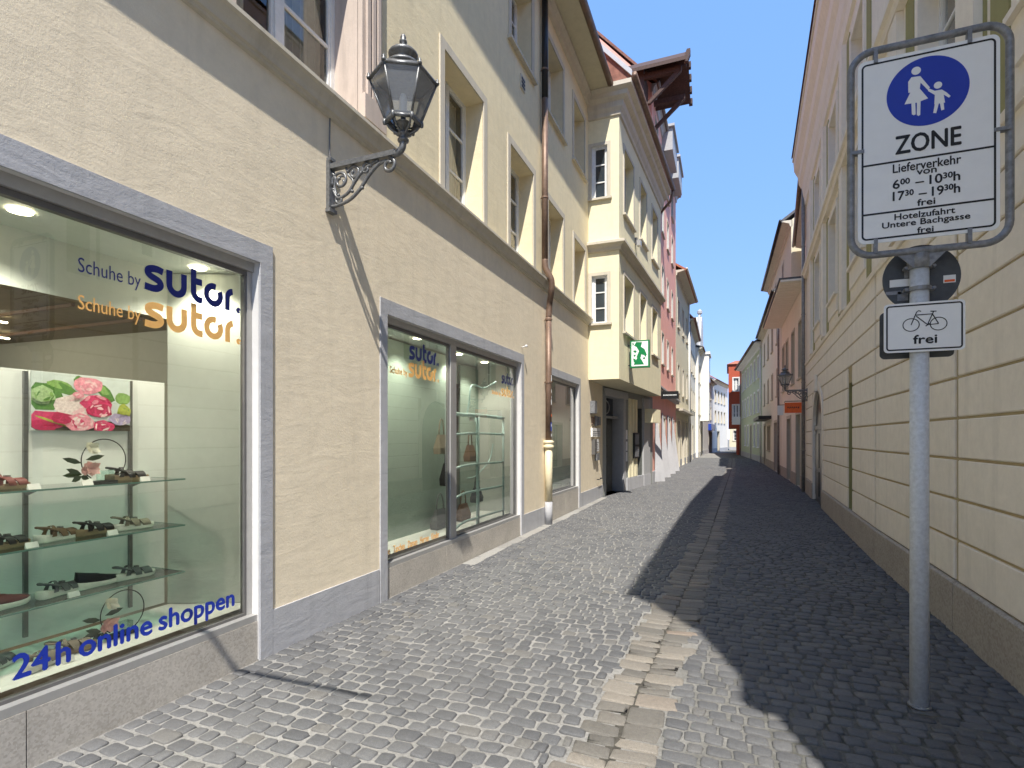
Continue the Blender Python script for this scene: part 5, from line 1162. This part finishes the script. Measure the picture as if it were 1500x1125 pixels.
# ------------------------------------------------------------------ the traffic sign post
post = thing('traffic_sign', 'white pedestrian zone sign with delivery hours in a tubular frame on a galvanised post', 'sign', (1.06, 3.91, 0))
mb = MB(); mb.tube([(1.06, 3.91, -.01), (1.06, 3.91, 2.70)], .048, 20); po = part('pole', mb, GALVP, post, smooth=True)
mb = MB(); mb.lathe([(.05, 0), (.06, .002), (.058, .012), (.05, .016)], 20, (1.06, 3.91, 0)); part('pole_foot', mb, GALV, post, smooth=True)
def rrect(x0, x1, z0, z1, r, n=7):
    P = []
    for cx, cz, a0 in ((x1-r, z1-r, 0), (x0+r, z1-r, 90), (x0+r, z0+r, 180), (x1-r, z0+r, 270)):
        P += [(cx+r*math.cos(R(a0+90*i/n)), cz+r*math.sin(R(a0+90*i/n))) for i in range(n+1)]
    return P
mb = MB(); mb.tube([(x, 3.865, z) for x, z in rrect(.700, 1.468, 2.700, 3.930, .115)], .0205, 12, closed=True); part('tube_frame', mb, GALV, post, smooth=True)
SYp = 3.845
mb = MB(); mb.prism(rrect(.733, 1.418, 2.765, 3.865, .04), SYp, SYp+.006); pn = part('sign_plate', mb, SIGNW, post)
def outline(x0, x1, z0, z1, r, w, Y, parent, name='border', mat=None):
    a = rrect(x0, x1, z0, z1, r); b = rrect(x0+w, x1-w, z0+w, z1-w, max(r-w, .003)); mb = MB(); mb.fixn = False; n = len(a)
    for i in range(n): j = (i+1) % n; mb.poly([(a[i][0], Y, a[i][1]), (a[j][0], Y, a[j][1]), (b[j][0], Y, b[j][1]), (b[i][0], Y, b[i][1])])
    return part(name, mb, mat or SIGNK, parent)
outline(.752, 1.400, 2.785, 3.845, .028, .0105, SYp-.0008, pn)
mb = MB(); mb.box(.758, 1.394, SYp-.0012, SYp-.0004, 3.229, 3.240); mb.box(.758, 1.394, SYp-.0012, SYp-.0004, 2.934, 2.945); part('divider', mb, SIGNK, pn)
mb = MB(); mb.prism([(1.080+.2*math.cos(R(a)), 3.618+.2*math.sin(R(a))) for a in range(0, 360, 6)], SYp-.0012, SYp-.0004); part('blue_disc', mb, SIGNB, pn)
mb = MB(); mb.fixn = False
polys = [[(1.003, 3.715), (1.046, 3.712), (1.048, 3.673), (1.044, 3.639), (1.003, 3.638)], [(1.046, 3.712), (1.093, 3.634), (1.082, 3.623), (1.048, 3.673)], [(1.003, 3.638), (1.044, 3.639), (1.084, 3.573), (1.03, 3.560), (.969, 3.563)], [(1.003, 3.715), (.987, 3.691), (.988, 3.627), (1.002, 3.626), (1.006, 3.66)],
         [(1.003, 3.563), (1.022, 3.563), (1.024, 3.493), (1.015, 3.489), (1.005, 3.497)], [(1.03, 3.563), (1.048, 3.564), (1.046, 3.485), (1.037, 3.48), (1.029, 3.489)],
         [(1.114, 3.609), (1.149, 3.609), (1.158, 3.578), (1.165, 3.53), (1.114, 3.531), (1.116, 3.58)], [(1.081, 3.634), (1.116, 3.609), (1.116, 3.585), (1.084, 3.615)], [(1.149, 3.609), (1.172, 3.587), (1.191, 3.562), (1.183, 3.554), (1.155, 3.580)],
         [(1.116, 3.531), (1.135, 3.531), (1.123, 3.478), (1.108, 3.482)], [(1.14, 3.531), (1.158, 3.531), (1.161, 3.491), (1.147, 3.488)],
         [(1.026+.0235*math.cos(R(a)), 3.747+.0235*math.sin(R(a))) for a in range(0, 360, 20)], [(1.131+.020*math.cos(R(a)), 3.638+.020*math.sin(R(a))) for a in range(0, 360, 20)]]
for n, P in enumerate(polys): mb.poly([(x, SYp-.0018-n*.0001, z) for x, z in P])
part('pictogram', mb, SIGNW, pn)
TY = SYp-.0010
lettering(pn, 'ZONE', .925, 1.240, 3.276, 3.381, TY, SIGNK, bold=.0028, gap=.1)
lettering(pn, 'Lieferverkehr', .912, 1.240, 3.168, 3.219, TY, SIGNK, bold=.0012); lettering(pn, 'von', 1.03, 1.125, 3.137, 3.163, TY, SIGNK, bold=.0012)
lettering(pn, [('6', 1, 0), ('00', .62, .28), (' ', 1, 0), ('–', 1, 0), (' ', 1, 0), ('10', 1, 0), ('30', .62, .28), ('h', 1, 0)], .912, 1.235, 3.073, 3.127, TY, SIGNK, bold=.0016)
lettering(pn, [('17', 1, 0), ('30', .62, .28), (' ', 1, 0), ('–', 1, 0), (' ', 1, 0), ('19', 1, 0), ('30', .62, .28), ('h', 1, 0)], .912, 1.235, 3.003, 3.057, TY, SIGNK, bold=.0016)
lettering(pn, 'frei', 1.032, 1.118, 2.955, 2.993, TY, SIGNK, bold=.0014); lettering(pn, 'Hotelzufahrt', .92, 1.212, 2.888, 2.924, TY, SIGNK, bold=.0012)
lettering(pn, 'Untere Bachgasse', .858, 1.282, 2.835, 2.880, TY, SIGNK, bold=.0012); lettering(pn, 'frei', 1.032, 1.110, 2.797, 2.830, TY, SIGNK, bold=.0012)
for (x0, x1, z0, z1) in ((.815, .835, 3.845, 3.925), (1.27, 1.29, 3.845, 3.925), (.815, .835, 2.705, 2.79), (1.27, 1.29, 2.705, 2.79), (.70, .765, 3.315, 3.335), (1.39, 1.465, 3.315, 3.335)):
    mb = MB(); mb.box(x0, x1, SYp-.008, SYp-.0015, z0, z1); mb.box(x0, x1, SYp+.006, SYp+.03, z0, z1); part('clip', mb, GALV, post)
mb = MB(); mb.prism([(.93, 2.695), (1.19, 2.695), (1.10, 2.60), (1.02, 2.60)], 3.862, 3.870); part('gusset', mb, GALV, post)
mb = MB(); mb.lathe([(.05, 0), (.062, .002), (.062, .11), (.05, .115)], 16, (1.06, 3.91, 2.60)); part('socket', mb, GALV, post, smooth=True)
# plate for bicycles
SY2 = 3.850
bik = thing('traffic_sign', 'small white sign with a bicycle and one word, clamped to the post below', 'sign', (1.065, 3.85, 2.1))
mb = MB(); mb.prism(rrect(.868, 1.262, 2.103, 2.392, .022), SY2, SY2+.005); bp2 = part('sign_plate', mb, SIGNW, bik); outline(.879, 1.251, 2.114, 2.381, .018, .0085, SY2-.0008, bp2)
mb = MB(); mb.fixn = False
idm = lambda p: p
for n, (cx, cz) in enumerate(((1.003, 2.262), (1.136, 2.260))): ribbon(mb, [(cx+.040*math.cos(R(a)), cz+.037*math.sin(R(a))) for a in range(0, 360, 12)], .0050, SY2-.001-n*.0001, idm, True)
for n, P in enumerate([[(1.003, 2.262), (1.025, 2.322), (1.031, 2.337), (1.040, 2.343), (1.052, 2.338)], [(1.025, 2.318), (1.110, 2.319)], [(1.028, 2.312), (1.083, 2.258), (1.136, 2.260)], [(1.112, 2.333), (1.083, 2.258)], [(1.108, 2.316), (1.136, 2.260)], [(1.097, 2.335), (1.126, 2.333)], [(1.074, 2.25), (1.094, 2.265)]]): ribbon(mb, P, .0055, SY2-.0013-n*.0001, idm)
part('pictogram', mb, SIGNK, bp2)
lettering(bp2, 'frei', 1.014, 1.128, 2.150, 2.200, SY2-.001, SIGNK, bold=.0018)
mb = MB(); mb.prism(rrect(.874, 1.250, 2.082, 2.370, .03), 3.975, 3.982); tag(part('traffic_sign', mb, SIGNBACK, None), 'dark back of a rectangular plate facing away behind the bicycle sign', 'sign')
rb = thing('traffic_sign', 'dark round back of a sign dotted with old stickers between two white plates', 'sign', (1.085, 3.98, 2.6))
mb = MB(); mb.prism([(1.085+.197*math.cos(R(a)), 2.565+.197*math.sin(R(a))) for a in range(0, 360, 6)], 3.972, 3.980); part('sign_plate', mb, SIGNBACK, rb)
for (x0, x1, z0, z1, m_) in ((.925, 1.03, 2.52, 2.565, SIGNW), (1.195, 1.255, 2.52, 2.565, SIGNW), (.965, 1.02, 2.435, 2.49, GALV), (1.0, 1.03, 2.57, 2.62, GALV), (.905, .985, 2.475, 2.495, GALV)): mb = MB(); mb.box(x0, x1, 3.9685, 3.9715, z0, z1); part('sticker', mb, m_, rb)
mb = MB(); mb.box(1.20, 1.25, 3.967, 3.968, 2.525, 2.538); part('sticker', mb, ORSIGN, rb)
for z in (2.60, 2.47, 2.33, 2.15):
    mb = MB(); mb.lathe([(.05, 0), (.058, .001), (.058, .024), (.05, .025)], 16, (1.06, 3.91, z)); mb.box(.985, 1.135, 3.90, 3.93, z+.003, z+.022)
    for x in (.99, 1.13): mb.tube([(x, 3.89, z+.0125), (x, 3.94, z+.0125)], .009, 6)
    part('clamp', mb, GALV, rb if z > 2.4 else bik)
